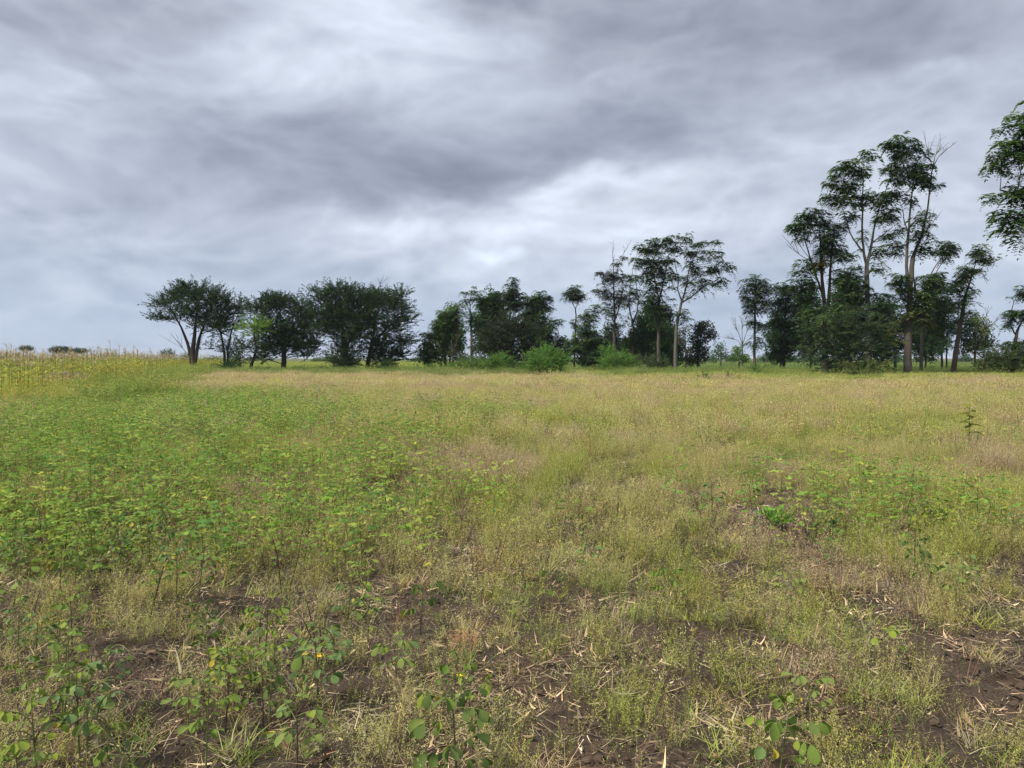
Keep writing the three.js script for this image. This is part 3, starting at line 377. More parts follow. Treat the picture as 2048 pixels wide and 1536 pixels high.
tree({ name: 'broadleaf_tree', label: 'dark leafy tree behind the thick trunk of the tallest tree', group: gU, px: 1790, d: 82, bark: 'dark', leaf: 'clump', color: C.dark, size: 1.0, dens: 1.3, gap: -0.5, trunks: [[[1790, 745, 0.18], [1791, 690, 0.14], [1790, 640, 0.07]]], blobs: [[1785, 620, 26, 20], [1800, 650, 28, 22], [1780, 660, 20, 20], [1840, 660, 34, 20], [1860, 690, 30, 20], [1805, 690, 28, 18]] });
tree({ name: 'broadleaf_tree', label: 'dark tree directly left of the leaning tree near the right edge', group: gU, px: 1886, d: 84, bark: 'dark', leaf: 'rosette', color: C.dark, size: 0.9, dens: 1.5, gap: -0.5, trunks: [[[1884, 745, 0.15], [1884, 700, 0.12], [1890, 650, 0.07]], [[1893, 742, 0.1], [1893, 700, 0.08], [1896, 650, 0.05]]], blobs: [[1895, 575, 16, 14], [1880, 600, 18, 18], [1900, 610, 24, 20], [1885, 640, 26, 20], [1910, 650, 24, 20], [1890, 675, 28, 14, 0, .7]] });
tree({ name: 'leaning_tree', label: 'tree on a long trunk leaning right with a wispy crown, near the right edge', group: gU, px: 1906, d: 64, bark: 'brown', leaf: 'rosette', color: C.frond2, size: 0.62, dens: 1.7, gap: -0.25,
  trunks: [[[1905, 757, 0.24], [1911, 710, 0.21], [1921, 650, 0.17], [1929, 600, 0.12], [1941, 560, 0.07], [1952, 525, 0.035]], [[1938, 570, 0.05], [1930, 550, 0.035], [1925, 540, 0.02]]], blobs: [[1960, 502, 18, 7], [1950, 515, 16, 8], [1975, 518, 14, 8], [1938, 538, 18, 8], [1925, 550, 16, 9], [1955, 543, 12, 7], [1918, 572, 20, 14], [1935, 590, 18, 12], [1922, 605, 18, 14], [1948, 575, 7, 6], [1930, 625, 18, 12, 0, .8], [1940, 650, 14, 10, 0, .5]], bare: [[[1932, 602, 0.04], [1950, 603, 0.025], [1962, 612, 0.012]], [[1945, 545, 0.03], [1965, 548, 0.02], [1972, 556, 0.01]], [[1955, 525, 0.03], [1980, 527, 0.02], [1992, 522, 0.01]]], twigs: 3, twig: 0.7 });
tree({ name: 'broadleaf_tree', label: 'dark rounded tree with olive top behind the leaning tree near the right edge', group: gU, px: 1952, d: 84, bark: 'dark', leaf: 'clump', color: [0.06, 0.088, 0.045], size: 0.9, dens: 1.35, gap: -0.45, trunks: [[[1950, 745, 0.15], [1950, 700, 0.12], [1950, 660, 0.06]]], blobs: [[1950, 640, 20, 14, 0, 1, C.olive], [1965, 658, 18, 14, 0, 1, C.olive], [1940, 665, 20, 16], [1958, 685, 24, 16], [1935, 695, 18, 16], [1975, 690, 16, 14]], bare: [[[1968, 660, 0.04], [1982, 650, 0.02], [1990, 645, 0.01]], [[1965, 650, 0.04], [1972, 635, 0.02], [1974, 628, 0.01]]], twigs: 4 });
tree({ name: 'leaning_tree', label: 'slim tree with tiered small crowns cut by the right picture edge', group: gU, px: 2026, d: 62, bark: 'brown', leaf: 'rosette', color: C.frond, size: 0.65, dens: 1.6, gap: -0.25,
  trunks: [[[2025, 757, 0.2], [2027, 710, 0.17], [2033, 670, 0.12], [2040, 650, 0.08], [2052, 630, 0.04]], [[2033, 672, 0.08], [2022, 650, 0.05], [2026, 610, 0.03], [2035, 590, 0.02]]], blobs: [[2040, 580, 14, 8], [2048, 595, 16, 10], [2025, 598, 9, 6], [2030, 630, 18, 8], [2020, 642, 12, 6], [2045, 630, 18, 10], [2012, 650, 8, 6], [2015, 690, 16, 9], [2040, 690, 20, 14], [2045, 712, 22, 14, 0, 1, C.shrub2]] });
bush({ label: 'broad tangled green bush at the foot of the slim tree by the right edge', group: 'bushes on the right', px: 1992, d: 61, color: [0.075, 0.11, 0.042], gap: -0.3, size: 0.7, dens: 1.1, trunks: [[[1965, 757, 0.07], [1970, 720, 0.04], [1978, 700, 0.02]]], blobs: [[1975, 722, 26, 20], [2005, 715, 28, 22], [2035, 730, 24, 22], [1985, 742, 34, 12], [2060, 720, 24, 24]] });
tree({ name: 'tall_tree', label: 'large nearer tree whose leafy crown enters the picture from the right edge', group: gU, px: 2190, d: 31, bark: 'grey', leaf: 'rosette', color: C.frond2, size: 0.62, dens: 0.9, gap: -0.32,
  trunks: [[[2195, 835, 0.36], [2190, 700, 0.3], [2175, 560, 0.24], [2160, 420, 0.16], [2140, 280, 0.08]], [[2178, 600, 0.14], [2120, 480, 0.1], [2060, 400, 0.06], [2000, 380, 0.03]], [[2165, 460, 0.12], [2100, 360, 0.08], [2040, 310, 0.04], [1985, 320, 0.02]], [[2170, 480, 0.12], [2250, 380, 0.08], [2320, 300, 0.04]]],
  blobs: [[2040, 260, 44, 40], [2005, 318, 36, 14], [2045, 320, 50, 34], [2000, 385, 36, 16], [2045, 385, 46, 34], [2030, 430, 36, 22], [2050, 455, 40, 18], [2110, 290, 60, 60], [2110, 390, 60, 60], [2160, 240, 60, 50], [2230, 330, 80, 70], [2190, 430, 70, 50], [2290, 270, 70, 60], [2025, 465, 22, 7], [2090, 225, 40, 40]] });

// --- light green shrubs along the near edge of the groves
const gS = 'light green shrubs before the groves';
const shrub = (o) => tree({ name: 'shrub', category: 'shrub', leaf: 'spray', bark: 'brown', size: 0.62, gap: -0.55, dens: 1.0, group: gS, lift: 0.5, ...o });
shrub({ label: 'largest bright green rounded shrub on thin dark stems before the middle grove', px: 1092, d: 62, color: C.shrub, trunks: [[[1096, 757, 0.05], [1094, 740, 0.045], [1090, 715, 0.03]], [[1100, 757, 0.05], [1106, 735, 0.04], [1118, 712, 0.025]], [[1082, 757, 0.045], [1078, 738, 0.035], [1066, 715, 0.02]]], blobs: [[1090, 710, 30, 14], [1062, 720, 22, 14], [1118, 718, 22, 14], [1090, 725, 42, 14], [1070, 735, 26, 9], [1116, 733, 24, 10], [1092, 698, 16, 6]] });
shrub({ label: 'bright green shrub touching the left foot of the dark dome-shaped tree', px: 996, d: 72, color: C.shrub, blobs: [[996, 718, 26, 11], [980, 728, 18, 10], [1012, 728, 16, 10], [996, 736, 24, 8]] });
shrub({ label: 'low wide green shrub left of the middle grove foot', px: 940, d: 74, color: C.shrub2, blobs: [[940, 726, 28, 11], [918, 734, 20, 8], [960, 732, 20, 9]] });
shrub({ label: 'small green shrub at the left end of the low shrub row', px: 880, d: 78, color: C.shrub2, blobs: [[880, 736, 26, 8], [860, 740, 16, 6], [905, 736, 16, 8]] });
shrub({ label: 'bright green shrub beneath the tall thin tree with leafless twigs', px: 1234, d: 72, color: C.shrub, blobs: [[1234, 714, 28, 14], [1215, 726, 20, 12], [1255, 724, 22, 13], [1236, 735, 36, 9]] });
shrub({ label: 'dull green shrub at the foot of the broad-crowned tall tree', px: 1300, d: 74, color: [0.09, 0.13, 0.06], blobs: [[1296, 722, 26, 12], [1322, 728, 22, 12], [1310, 738, 28, 7]] });
shrub({ label: 'small bright fern-like shrub under the lone umbrella-topped tree', px: 1206, d: 76, color: C.shrub, size: 0.6, blobs: [[1210, 700, 14, 12], [1216, 716, 12, 12]] });
shrub({ label: 'tiny dark shrub at the foot of the leftmost tree of the right stand', px: 1514, d: 64, color: C.shrub2, blobs: [[1514, 738, 16, 8]] });
shrub({ label: 'sparse low shrub in the grass beside the pale soil strip', px: 1403, d: 50, color: [0.09, 0.12, 0.05], dens: 0.4, gap: -0.1, size: 0.45, blobs: [[1404, 762, 18, 12]], trunks: [[[1403, 768, 0.03], [1400, 755, 0.02], [1393, 745, 0.012]], [[1403, 768, 0.03], [1410, 758, 0.02], [1418, 752, 0.012]]] });
shrub({ label: 'sparse twiggy shrub in the grass below the leafless tree', px: 1460, d: 52, color: [0.09, 0.12, 0.05], dens: 0.3, gap: -0.1, size: 0.45, blobs: [[1462, 756, 18, 10]], trunks: [[[1460, 764, 0.02], [1455, 752, 0.014], [1450, 742, 0.01]], [[1460, 764, 0.02], [1468, 750, 0.014], [1474, 744, 0.01]]] });

// --- horizon: far trees, each its own
const gF = 'far trees along the horizon';
tree({ name: 'far_acacia', label: 'flat-topped far tree above the maize, larger of the pair at left', group: gF, px: 122, d: 300, bark: 'dark', leaf: 'clump', color: C.acacia, size: 1.5, dens: 4, flat: 1, gap: -0.9, trunks: [[[122, 722, 0.35], [122, 710, 0.2]]], blobs: [[122, 699, 21, 6], [113, 702, 13, 5], [133, 702, 13, 5]] });
tree({ name: 'far_acacia', label: 'flat-topped far tree above the maize, right one of the pair at left', group: gF, px: 156, d: 320, bark: 'dark', leaf: 'clump', color: C.acacia, size: 1.5, dens: 4, flat: 1, gap: -0.9, trunks: [[[156, 722, 0.35], [156, 710, 0.2]]], blobs: [[160, 702, 18, 5], [148, 706, 10, 4]] });
tree({ name: 'far_acacia', label: 'lone small far tree above the maize near the left edge', group: gF, px: 53, d: 320, bark: 'dark', leaf: 'clump', color: C.acacia, size: 1.5, dens: 4, flat: 1, gap: -0.9, trunks: [[[53, 722, 0.35], [53, 710, 0.2]]], blobs: [[53, 697, 14, 5]] });
tree({ name: 'far_tree', label: 'far blue-green tree just left of the leftmost acacia', group: gF, px: 338, d: 190, leaf: 'clump', color: C.frond, size: 1.2, dens: 1.6, gap: -0.5, trunks: [[[338, 728, 0.25], [338, 712, 0.15]]], blobs: [[336, 705, 14, 6], [328, 710, 9, 6], [346, 712, 9, 6]] });
{
  const r = rng(77);
  const spots = [[374, 205, 16, 13, 'dome-shaped grey-green far tree touching the left acacia trunk'], [425, 250, 22, 9, 'low far tree seen between the two leftmost acacia trunks'], [505, 260, 14, 9, 'low far tree behind the curved trunk of the bright young tree'], [640, 240, 22, 8, 'low far tree behind the gap right of the straight-trunked acacia'],
    [838, 230, 30, 8, 'low green far tree line end left of the middle grove'], [1420, 260, 14, 10, 'low far tree behind the ragged dark tree'], [1535, 230, 26, 12, 'dark far tree behind the foot of the leftmost right-stand trees'], [1580, 250, 22, 11, 'dark far tree behind the second tree of the right stand'], [1460, 330, 12, 8, 'pale blue far tree left of the small bright round tree'],
    [1620, 260, 30, 10, 'far tree hidden partly by the big layered thorn bush'], [1800, 240, 26, 10, 'far tree left of the thick trunk of the tallest tree'], [1850, 260, 26, 10, 'far tree right of the thick trunk of the tallest tree'], [1930, 250, 22, 12, 'far tree seen right of the leaning trunk'], [1995, 240, 26, 14, 'far green tree behind the tangled bush at right'], [1130, 240, 18, 9, 'far tree below the lone umbrella-topped tree'], [1350, 260, 22, 9, 'far tree behind the foot of the pale leaning tree'], [2055, 230, 24, 16, 'far tree at the right picture edge'], [945, 260, 30, 9, 'far tree behind the slender pale trunk of the middle grove'], [230, 340, 20, 6, 'far tree top barely above the middle of the maize'], [1245, 260, 26, 9, 'far tree behind the bright shrub under the thin tall tree']];
  for (const [px, d, w, h, label] of spots) tree({ name: 'far_tree', label, group: gF, px, d, leaf: 'clump', color: tone(C.frond, r, 0.25, 0.15), size: 1.3, dens: 1.5, gap: -0.6, trunks: [[[px, 730, 0.22], [px, 722, 0.16]]], blobs: [[px, 724 - h * 0.7, w * 0.7, h * 0.7], [px - w * 0.5, 724 - h * 0.35, w * 0.5, h * 0.55], [px + w * 0.5, 724 - h * 0.4, w * 0.5, h * 0.5]] });
}

// ---------------------------------------------------------------- what grows in the field
const maizeEdge = (d) => -16.9 - 0.337 * (d - 28);            // x of the crop's right margin at a distance
const byHeap = (x, d) => d > 37 && d < 50.5 && x / d > -0.622 && x / d < -0.55;             // a cleared corner with heaps of stalks
const inMaize = (x, d) => !byHeap(x, d) && d > 26 && d < 150 && x < maizeEdge(Math.min(d, 96)) + 0.8 * N2(d * 0.2, 3);
function podGreen(x, d) {                                     // how much broad-leaved weed grows at a place
  let g = 0;
  for (const [cx, cd, rx, rd, s] of [[-6.8, 13.5, 2.6, 4.5, 1], [-9, 20, 3.2, 6, 1], [-5.4, 18.5, 1.3, 3, 0.6], [-4.2, 9.4, 2.0, 1.7, 0.9], [-2.5, 4.9, 1.3, 1.2, 0.5], [-3.5, 6.8, 1.5, 1.5, 0.85], [-1.6, 7.4, 1.0, 1.4, 0.45], [-12, 27, 4, 6, 0.85], [-1.9, 11, 0.9, 1.1, 0.55], [-2.3, 14.5, 1, 2, 0.5], [3.9, 9.2, 0.75, 0.8, 0.75], [3.6, 7.1, 0.9, 0.5, 0.7], [-1.3, 20, 1.4, 3, 0.35], [-0.6, 8.6, 0.6, 0.7, 0.4], [-1.6, 3.4, 1.2, 0.6, 0.35]])
    g += s * Math.exp(-(((x - cx) / rx) ** 2 + ((d - cd) / rd) ** 2));
  g += 0.5 * g * N2(x * 0.8, d * 0.6) + 0.3 * g * N2b(x * 2.1, d * 1.6); return clamp(g, 0, 1);
}
function scatter(parent, name, geos, mat, items) {
  const by = geos.map(() => []); for (const it of items) by[it.v % geos.length].push(it);
  const M = new THREE.Matrix4(), q = new THREE.Quaternion(), e = new THREE.Euler(), col = new THREE.Color();
  by.forEach((list, k) => {
    if (!list.length) return; const m = new THREE.InstancedMesh(geos[k], mat, list.length); m.name = name; m.userData.kind = 'stuff'; m.castShadow = m.receiveShadow = true;
    list.forEach((it, i) => { e.set(it.tx ?? 0, it.a, it.tz ?? 0); M.compose(V(it.x, it.y, it.z), q.setFromEuler(e), V(it.s, it.s * (it.h ?? 1), it.s)); m.setMatrixAt(i, M); m.setColorAt(i, col.setRGB(it.c[0], it.c[1], it.c[2])); });
    parent.add(m);
  });
}
const variants = (n, f) => Array.from({ length: n }, (_, i) => f(rng(500 + i * 17 + f.length + n * 3 + (f.name.length))));
// fine branching weed gone to seed: thin stems set with tiny bracts (colours are multiplied by each copy's own)
function weedGeo(r, stems = 8, H = 0.34, bits = 11, bit = 0.02, spread = 0.07, sw = 0.0035) {
  const mb = new MB();
  for (let i = 0; i < stems; i++) {
    const a = r() * 6.28, o = V(Math.cos(a) * spread * r(), 0, Math.sin(a) * spread * r()), lean = 0.15 + 0.55 * r(), dir = V(Math.cos(a) * lean, 1, Math.sin(a) * lean).normalize(), L = H * (0.55 + 0.6 * r()), side = V(-Math.sin(a), 0, Math.cos(a)), bend = V((r() - 0.5) * 0.5, -0.25 * r(), (r() - 0.5) * 0.5);
    mb.blade(o, dir, side, L, sw * (0.8 + 0.5 * r()), bend, [0.62, 0.56, 0.6], 2);
    for (let k = 0; k < bits; k++) {
      const t = 0.25 + 0.8 * (k + r()) / bits, p = o.clone().addScaledVector(dir, L * Math.min(t, 1)).addScaledVector(bend, L * t * t * 0.35), b = r() * 6.28, ld = V(Math.cos(b), 0.1 + r() * 0.9, Math.sin(b)).normalize(), k2 = 0.8 + 0.45 * r(), len = bit * (0.6 + 1.1 * r());
      p.add(V((r() - 0.5), (r() - 0.5), (r() - 0.5)).multiplyScalar(bit * 1.6)); mb.leaf(p, ld, V(-Math.sin(b), r() - 0.5, Math.cos(b)).normalize(), len, len * 0.3, [k2, k2, k2 * (0.85 + 0.3 * r())]);
    }
  }
  return mb.geo();
}
function grassGeo(r, n = 26, H = 0.2, w = 0.005, spread = 0.08) {
  const mb = new MB();
  for (let i = 0; i < n; i++) { const a = r() * 6.28, q = Math.sqrt(r()) * spread, b = r() * 6.28, lean = 0.2 + 0.9 * r(), k = 0.75 + 0.5 * r(); mb.blade(V(Math.cos(a) * q, 0, Math.sin(a) * q), V(Math.cos(b) * lean, 1, Math.sin(b) * lean).normalize(), V(-Math.sin(b), 0, Math.cos(b)), H * (0.45 + 0.7 * r()), w * (0.7 + 0.6 * r()), V(Math.cos(b) * 0.7, -0.7 * r(), Math.sin(b) * 0.7), [k, k, k * (0.8 + 0.4 * r())], 3); }
  return mb.geo();
}
function strawGeo(r, n = 42, R = 0.2) {
  const mb = new MB();
  for (let i = 0; i < n; i++) { const a = r() * 6.28, q = Math.sqrt(r()) * R, b = r() * 6.28, k = 0.55 + 0.75 * r(), len = 0.04 + 0.13 * r() * r(), o = V(Math.cos(a) * q, 0.004 + 0.03 * r() * r(), Math.sin(a) * q), wide = r() < 0.15; mb.blade(o, V(Math.cos(b), (r() - 0.35) * 0.5, Math.sin(b)).normalize(), V(-Math.sin(b), (r() - 0.5) * 0.8, Math.cos(b)).normalize(), len, wide ? 0.012 : 0.0035, V((r() - 0.5) * 0.8, (r() - 0.4) * 0.7, (r() - 0.5) * 0.8), [k, k * (0.94 + 0.08 * r()), k * (0.85 + 0.2 * r())], 2); }
  return mb.geo();
}
function podFarGeo(r, leaves = 8, H = 0.45, ll = 0.046) {       // broad-leaved weed seen from afar: stem and paired leaflets
  const mb = new MB(), lean = V((r() - 0.5) * 0.3, 1, (r() - 0.5) * 0.3).normalize(); mb.blade(V(0, 0, 0), lean, V(1, 0, 0), H, 0.008, V(0, 0, 0), [0.55, 0.42, 0.5], 2);
  for (let i = 0; i < leaves; i++) {
    const t = 0.2 + 0.8 * (i + 0.5 * r()) / leaves, p = V(0, 0, 0).addScaledVector(lean, H * t), a = i * 2.4 + r(), out = V(Math.cos(a), 0.35 - 0.5 * r(), Math.sin(a)).normalize(), side = V(-Math.sin(a), 0, Math.cos(a)), k = 0.75 + 0.5 * r(), yellow = r() < 0.004;
    for (let q = 0; q < 3; q++) for (const s of [-1, 1]) { const o = p.clone().addScaledVector(out, 0.035 + 0.028 * q), ld = side.clone().multiplyScalar(s).addScaledVector(out, 0.5 + 0.3 * q).add(V((r() - 0.5) * 0.6, 0.35 - 1.3 * r(), (r() - 0.5) * 0.6)).normalize(), len = ll * (0.6 + 0.25 * q) * (0.65 + 0.6 * r()); mb.leaf(o, ld, V().crossVectors(ld, UPV).normalize().add(V(0, (r() - 0.5) * 1.5, 0)), len, len * 0.6, yellow ? [k * 1.7, k * 1.25, k * 0.8] : [k, k, k * (0.8 + 0.5 * r())], 0.15); }
  }
  return mb.geo();
}
const G = {
  weed: variants(8, (r) => weedGeo(r, 10, 0.32, 22, 0.0105, 0.08, 0.003)), weedMid: variants(6, (r) => weedGeo(r, 14, 0.4, 14, 0.024, 0.17, 0.005)), weedFar: variants(6, (r) => weedGeo(r, 28, 0.42, 9, 0.045, 0.42, 0.010)),
  grass: variants(6, (r) => grassGeo(r)), grassMid: variants(5, (r) => grassGeo(r, 34, 0.26, 0.010, 0.2)), straw: variants(6, (r) => strawGeo(r)), podFar: variants(6, (r) => podFarGeo(r)),
  crop: variants(5, (r) => grassGeo(r, 60, 0.6, 0.05, 0.8)), stalk: variants(5, (r) => weedGeo(r, 4, 0.5, 7, 0.028, 0.06, 0.0085)), tall: variants(5, (r) => weedGeo(r, 18, 0.95, 22, 0.06, 0.28, 0.008)),
};
const K = { pale: [0.485, 0.475, 0.185], lemon: [0.39, 0.44, 0.105], green: [0.20, 0.30, 0.07], tan: [0.53, 0.43, 0.27], pink: [0.47, 0.335, 0.235], brown: [0.13, 0.088, 0.06], strawc: [0.50, 0.41, 0.27], grey: [0.20, 0.16, 0.12], pod: [0.17, 0.29, 0.05], podBlue: [0.13, 0.25, 0.06], podLime: [0.29, 0.36, 0.075] };
const pick = (r, list) => { let s = 0; for (const [, w] of list) s += w; let t = r() * s; for (const [c, w] of list) { t -= w; if (t <= 0) return c; } return list[0][0]; };
{
  const r = rng(901), weeds = [], weedsMid = [], weedsFar = [], grass = [], grassMid = [], litter = [], stalks = [], pods = [], crop = [], tall = [];
  const band = (d0, d1, per, f, widen = 0.8, extra = 1.6) => { const a = d0 * widen + extra, b = d1 * widen + extra, n = Math.round((a + b) * (d1 - d0) * per); for (let i = 0; i < n; i++) { const t = r(), d = Math.sqrt(mix(d0 * d0, d1 * d1, t)), x = (r() * 2 - 1) * (d * widen + extra); f(x, d); } };
  const put = (list, x, d, s, c, v = 0.22, h = 1) => list.push({ x, y: height(x, -d) - 0.01, z: -d, a: r() * 6.28, s, h, c: tone(c, r, v, 0.1), v: Math.floor(r() * 60), tx: (r() - 0.5) * 0.25, tz: (r() - 0.5) * 0.25 });
  const cover = (x, d) => smooth(-0.42, 0.42, 0.5 * N2(x * 1.3, d * 1.0) + 0.75 * N2b(x * 3.6 + 4, d * 3.0) + 0.35 * N2(x * 0.28, d * 0.2));   // clumps and gaps
  const mixAt = (x, d) => {   // which plants stand here: dry tan growth further out, yellow-green patches nearer, each kind in patches of its own
    const out = smooth(10, 36, d + 6 * N2(x * 0.06, d * 0.06)), rosy = smooth(32, 48, d + 4 * N2b(x * 0.1, 1)) * smooth(14, -6, x + 10 * N2b(d * 0.05, 7)), jig = (k) => N2(x * 0.24 + k * 13, d * 0.2) + 0.6 * N2b(x * 0.9 + k * 7, d * 0.7);
    if (r() < 0.3) return pick(r, [[K.pale, 1], [K.lemon, 0.6], [K.tan, 0.4 + out], [K.green, 0.3]]);
    const list = [[K.pale, 0.65 + jig(1) + 0.2 * out], [K.lemon, 0.36 + jig(2) - 0.5 * out], [K.green, -0.25 + jig(3) - 0.7 * out], [K.tan, 0.12 + jig(4) + 0.5 * out], [K.pink, -0.75 + jig(5) + 1.15 * rosy], [K.brown, -0.6 + jig(6) + 0.2 * out]];
    return list.sort((a, b) => b[1] - a[1])[0][0];
  };
  band(1.6, 14, 230, (x, d) => { const b = bareness(x, d); const k = cover(x, d); if (r() < b * 1.25 || r() > 0.04 + 0.92 * k || r() < 0.4 * podGreen(x, d)) return; put(weeds, x, d, (0.4 + 0.75 * r()) * (0.6 + 0.6 * k) * (0.64 + 0.36 * smooth(3.5, 8, d)), mixAt(x, d)); });
  band(1.6, 14, 60, (x, d) => { if (r() < bareness(x, d) || r() > 0.3 + 0.7 * cover(x + 3, d)) return; put(grass, x, d, 0.35 + 0.6 * r(), pick(r, [[K.pale, 0.9], [K.strawc, 1], [K.green, 0.5], [K.lemon, 0.5]])); });
  band(1.6, 14, 70, (x, d) => { if (r() < bareness(x, d) * 0.35) return; put(litter, x, d, 0.6 + 0.7 * r(), pick(r, [[K.strawc, 0.8], [K.grey, 1.1], [K.brown, 1.3], [K.tan, 0.3]]), 0.35); });
  band(14, 36, 58, (x, d) => { if (inMaize(x, d) || r() < bareness(x, d) * 0.9 || r() > 0.2 + 0.9 * cover(x * 0.8, d * 0.6) || r() < 0.35 * podGreen(x, d)) return; put(weedsMid, x, d, 0.5 + 0.85 * r() * r() + 0.2 * r(), mixAt(x, d)); });
  band(14, 36, 6, (x, d) => { if (inMaize(x, d) || r() < bareness(x, d)) return; put(grassMid, x, d, 0.7 + 0.6 * r(), pick(r, [[K.pale, 1], [K.strawc, 0.7], [K.green, 0.4]])); });
  band(14, 30, 8, (x, d) => { if (!inMaize(x, d)) put(litter, x, d, 1.2 + 0.8 * r(), pick(r, [[K.strawc, 1], [K.grey, 0.5]]), 0.3); });
  const strip = (x, d) => x > 8 && Math.abs(d - (49.5 + 0.5 * Math.sin(x * 0.3))) < 1.3;
  band(36, 78, 13, (x, d) => { if (inMaize(x, d) || (strip(x, d) && r() < 0.85)) return; if (r() > 0.3 + 0.8 * cover(x * 0.5, d * 0.3)) return; const beyond = d > 53 + 3 * N2(x * 0.1, 2) && x > 6; put(weedsFar, x, d, 0.55 + 0.7 * r(), beyond ? pick(r, [[K.lemon, 1], [K.pale, 0.8], [K.green, 0.9]]) : d > 70 ? pick(r, [[K.pale, 1], [K.green, 0.7], [K.tan, 0.7]]) : mixAt(x, d)); });
  band(76, 260, 0.75, (x, d) => { if (inMaize(x, d)) return; const l = x < 0; put(crop, x, d, 0.8 + 0.5 * r(), l ? pick(r, [[[0.36, 0.40, 0.1], 1], [[0.26, 0.34, 0.08], 0.8]]) : pick(r, [[[0.14, 0.23, 0.07], 1], [[0.2, 0.26, 0.08], 1]]), 0.2, l ? 1.3 : 0.9); });
  band(3.5, 48, 5, (x, d) => { if (inMaize(x, d)) return; if (r() > 0.35 + 0.65 * smooth(-0.2, 0.5, N2(x * 0.2, d * 0.12))) return; put(stalks, x, d, 0.4 + 0.9 * r() * r() + 0.1 * r(), pick(r, [[K.brown, 1.4], [K.grey, 0.5], [[0.25, 0.15, 0.09], 0.7]])); });
  band(5.6, 42, 46, (x, d) => { if (inMaize(x, d)) return; if (r() > podGreen(x, d) * 1.05 + (d < 16 ? 0.012 : 0)) return; put(pods, x, d, 0.5 + 0.75 * r(), pick(r, [[K.pod, 1.7], [K.podBlue, 0.6], [K.podLime, 1.1]])); });
  band(24, 100, 4, (x, d) => { const m = x - maizeEdge(Math.min(d, 96)); if (m < -0.5 || m > 3.6 + 1.5 * N2(d * 0.15, 9) || r() < 0.25 || byHeap(x, d)) return; put(tall, x, d, (0.7 + 0.6 * r()) * (x / d < -0.565 ? 0.62 : 1), pick(r, [[[0.18, 0.26, 0.06], 1.5], [[0.30, 0.36, 0.08], 1], [[0.38, 0.38, 0.12], 0.6]]), 0.3, 0.55 + 0.45 * r()); });
  band(58, 86, 4.5, (x, d) => { const px = 1024 + x / d * F; if (px < 360 || px > 2080 || inMaize(x, d)) return; if (N2(x * 0.16, d * 0.2) + 0.45 * N2b(x * 0.6, d * 0.5) < (px > 800 && px < 1420 ? -0.35 : px > 1700 ? -0.2 : 0.05) + smooth(74, 62, d) * 0.6) return; put(tall, x, d, 0.55 + 0.6 * r(), pick(r, [[[0.17, 0.25, 0.07], 1.3], [[0.28, 0.33, 0.1], 1], [[0.12, 0.2, 0.06], 0.8]]), 0.25, 0.8); });
  band(25, 46, 7, (x, d) => { const m = x - maizeEdge(d); if (m < -4 || m > 1.6 + N2(x, d) || x / d > -0.53 || byHeap(x, d)) return; put(tall, x, d, 0.5 + 0.35 * r(), pick(r, [[[0.42, 0.42, 0.09], 1.5], [[0.34, 0.40, 0.08], 1], [[0.48, 0.42, 0.17], 0.6]]), 0.25, 0.7 + 0.4 * r()); });
  scatter(stuff('field_weeds', 'fine pale yellow-green weeds gone to seed covering the whole field', 'weeds'), 'weed_tufts', [...G.weed], herb, weeds);
  scatter(scene.getObjectByName('field_weeds'), 'weed_tufts_middle', G.weedMid, herb, weedsMid); scatter(scene.getObjectByName('field_weeds'), 'weed_tufts_far', G.weedFar, herb, weedsFar);
  const gs = stuff('grass', 'short thin half-dry grass between the weeds', 'grass'); scatter(gs, 'grass_tufts', G.grass, herb, grass); scatter(gs, 'grass_tufts_middle', G.grassMid, herb, grassMid);
  scatter(stuff('straw_litter', 'dry straw and dead stems littering the dark soil', 'straw'), 'straw', G.straw, straw, litter);
  scatter(stuff('dead_stems', 'thin brown dead stems standing among the weeds', 'dead stems'), 'stems', G.stalk, straw, stalks);
  scatter(stuff('broadleaf_weeds', 'dense green broad-leaved weeds massed in the left half of the field', 'weeds'), 'leafy_weeds', G.podFar, herb, pods);
  scatter(stuff('far_crop', 'low green crop growing behind the trees towards the horizon', 'crop'), 'crop_rows', G.crop, herb, crop);
  scatter(stuff('tall_weeds', 'tall feathery green weeds along the maize edge and at the feet of the trees', 'weeds'), 'tall_weed_tufts', G.tall, herb, tall);
  console.log('scattered', weeds.length, grass.length, litter.length, weedsMid.length, grassMid.length, weedsFar.length, crop.length, stalks.length, pods.length, tall.length);
}

// crumbled clods on the bare patches
{
  const r = rng(951), geos = [0, 1, 2, 3].map((k) => { const g = new THREE.IcosahedronGeometry(1, 1), p = g.getAttribute('position'); for (let i = 0; i < p.count; i++) { const f = 1 + 0.35 * N3(p.getX(i) * 1.3 + k * 9, p.getY(i) * 1.3, p.getZ(i) * 1.3); p.setXYZ(i, p.getX(i) * f, p.getY(i) * f * 0.6, p.getZ(i) * f); } g.computeVertexNormals(); return g; }), items = [];
  for (let i = 0; i < 26000; i++) { const d = 1.8 + 8.5 * r(), x = (r() * 2 - 1) * (0.8 * d + 1); if (r() > 0.12 + bareness(x, d)) continue; const s = 0.004 + 0.02 * r() ** 3.5, k = 0.75 + 0.5 * r(); items.push({ x, y: height(x, -d) + s * 0.2, z: -d, a: r() * 6.28, s, c: [0.072 * k, 0.051 * k, 0.035 * k], v: Math.floor(r() * 40), tx: (r() - 0.5) * 0.6 }); }
  scatter(stuff('soil_clods', 'small crumbled clods of dark clay on the bare patches', 'soil clods'), 'clods', geos, new THREE.MeshStandardMaterial({ roughness: 0.98 }), items);
}

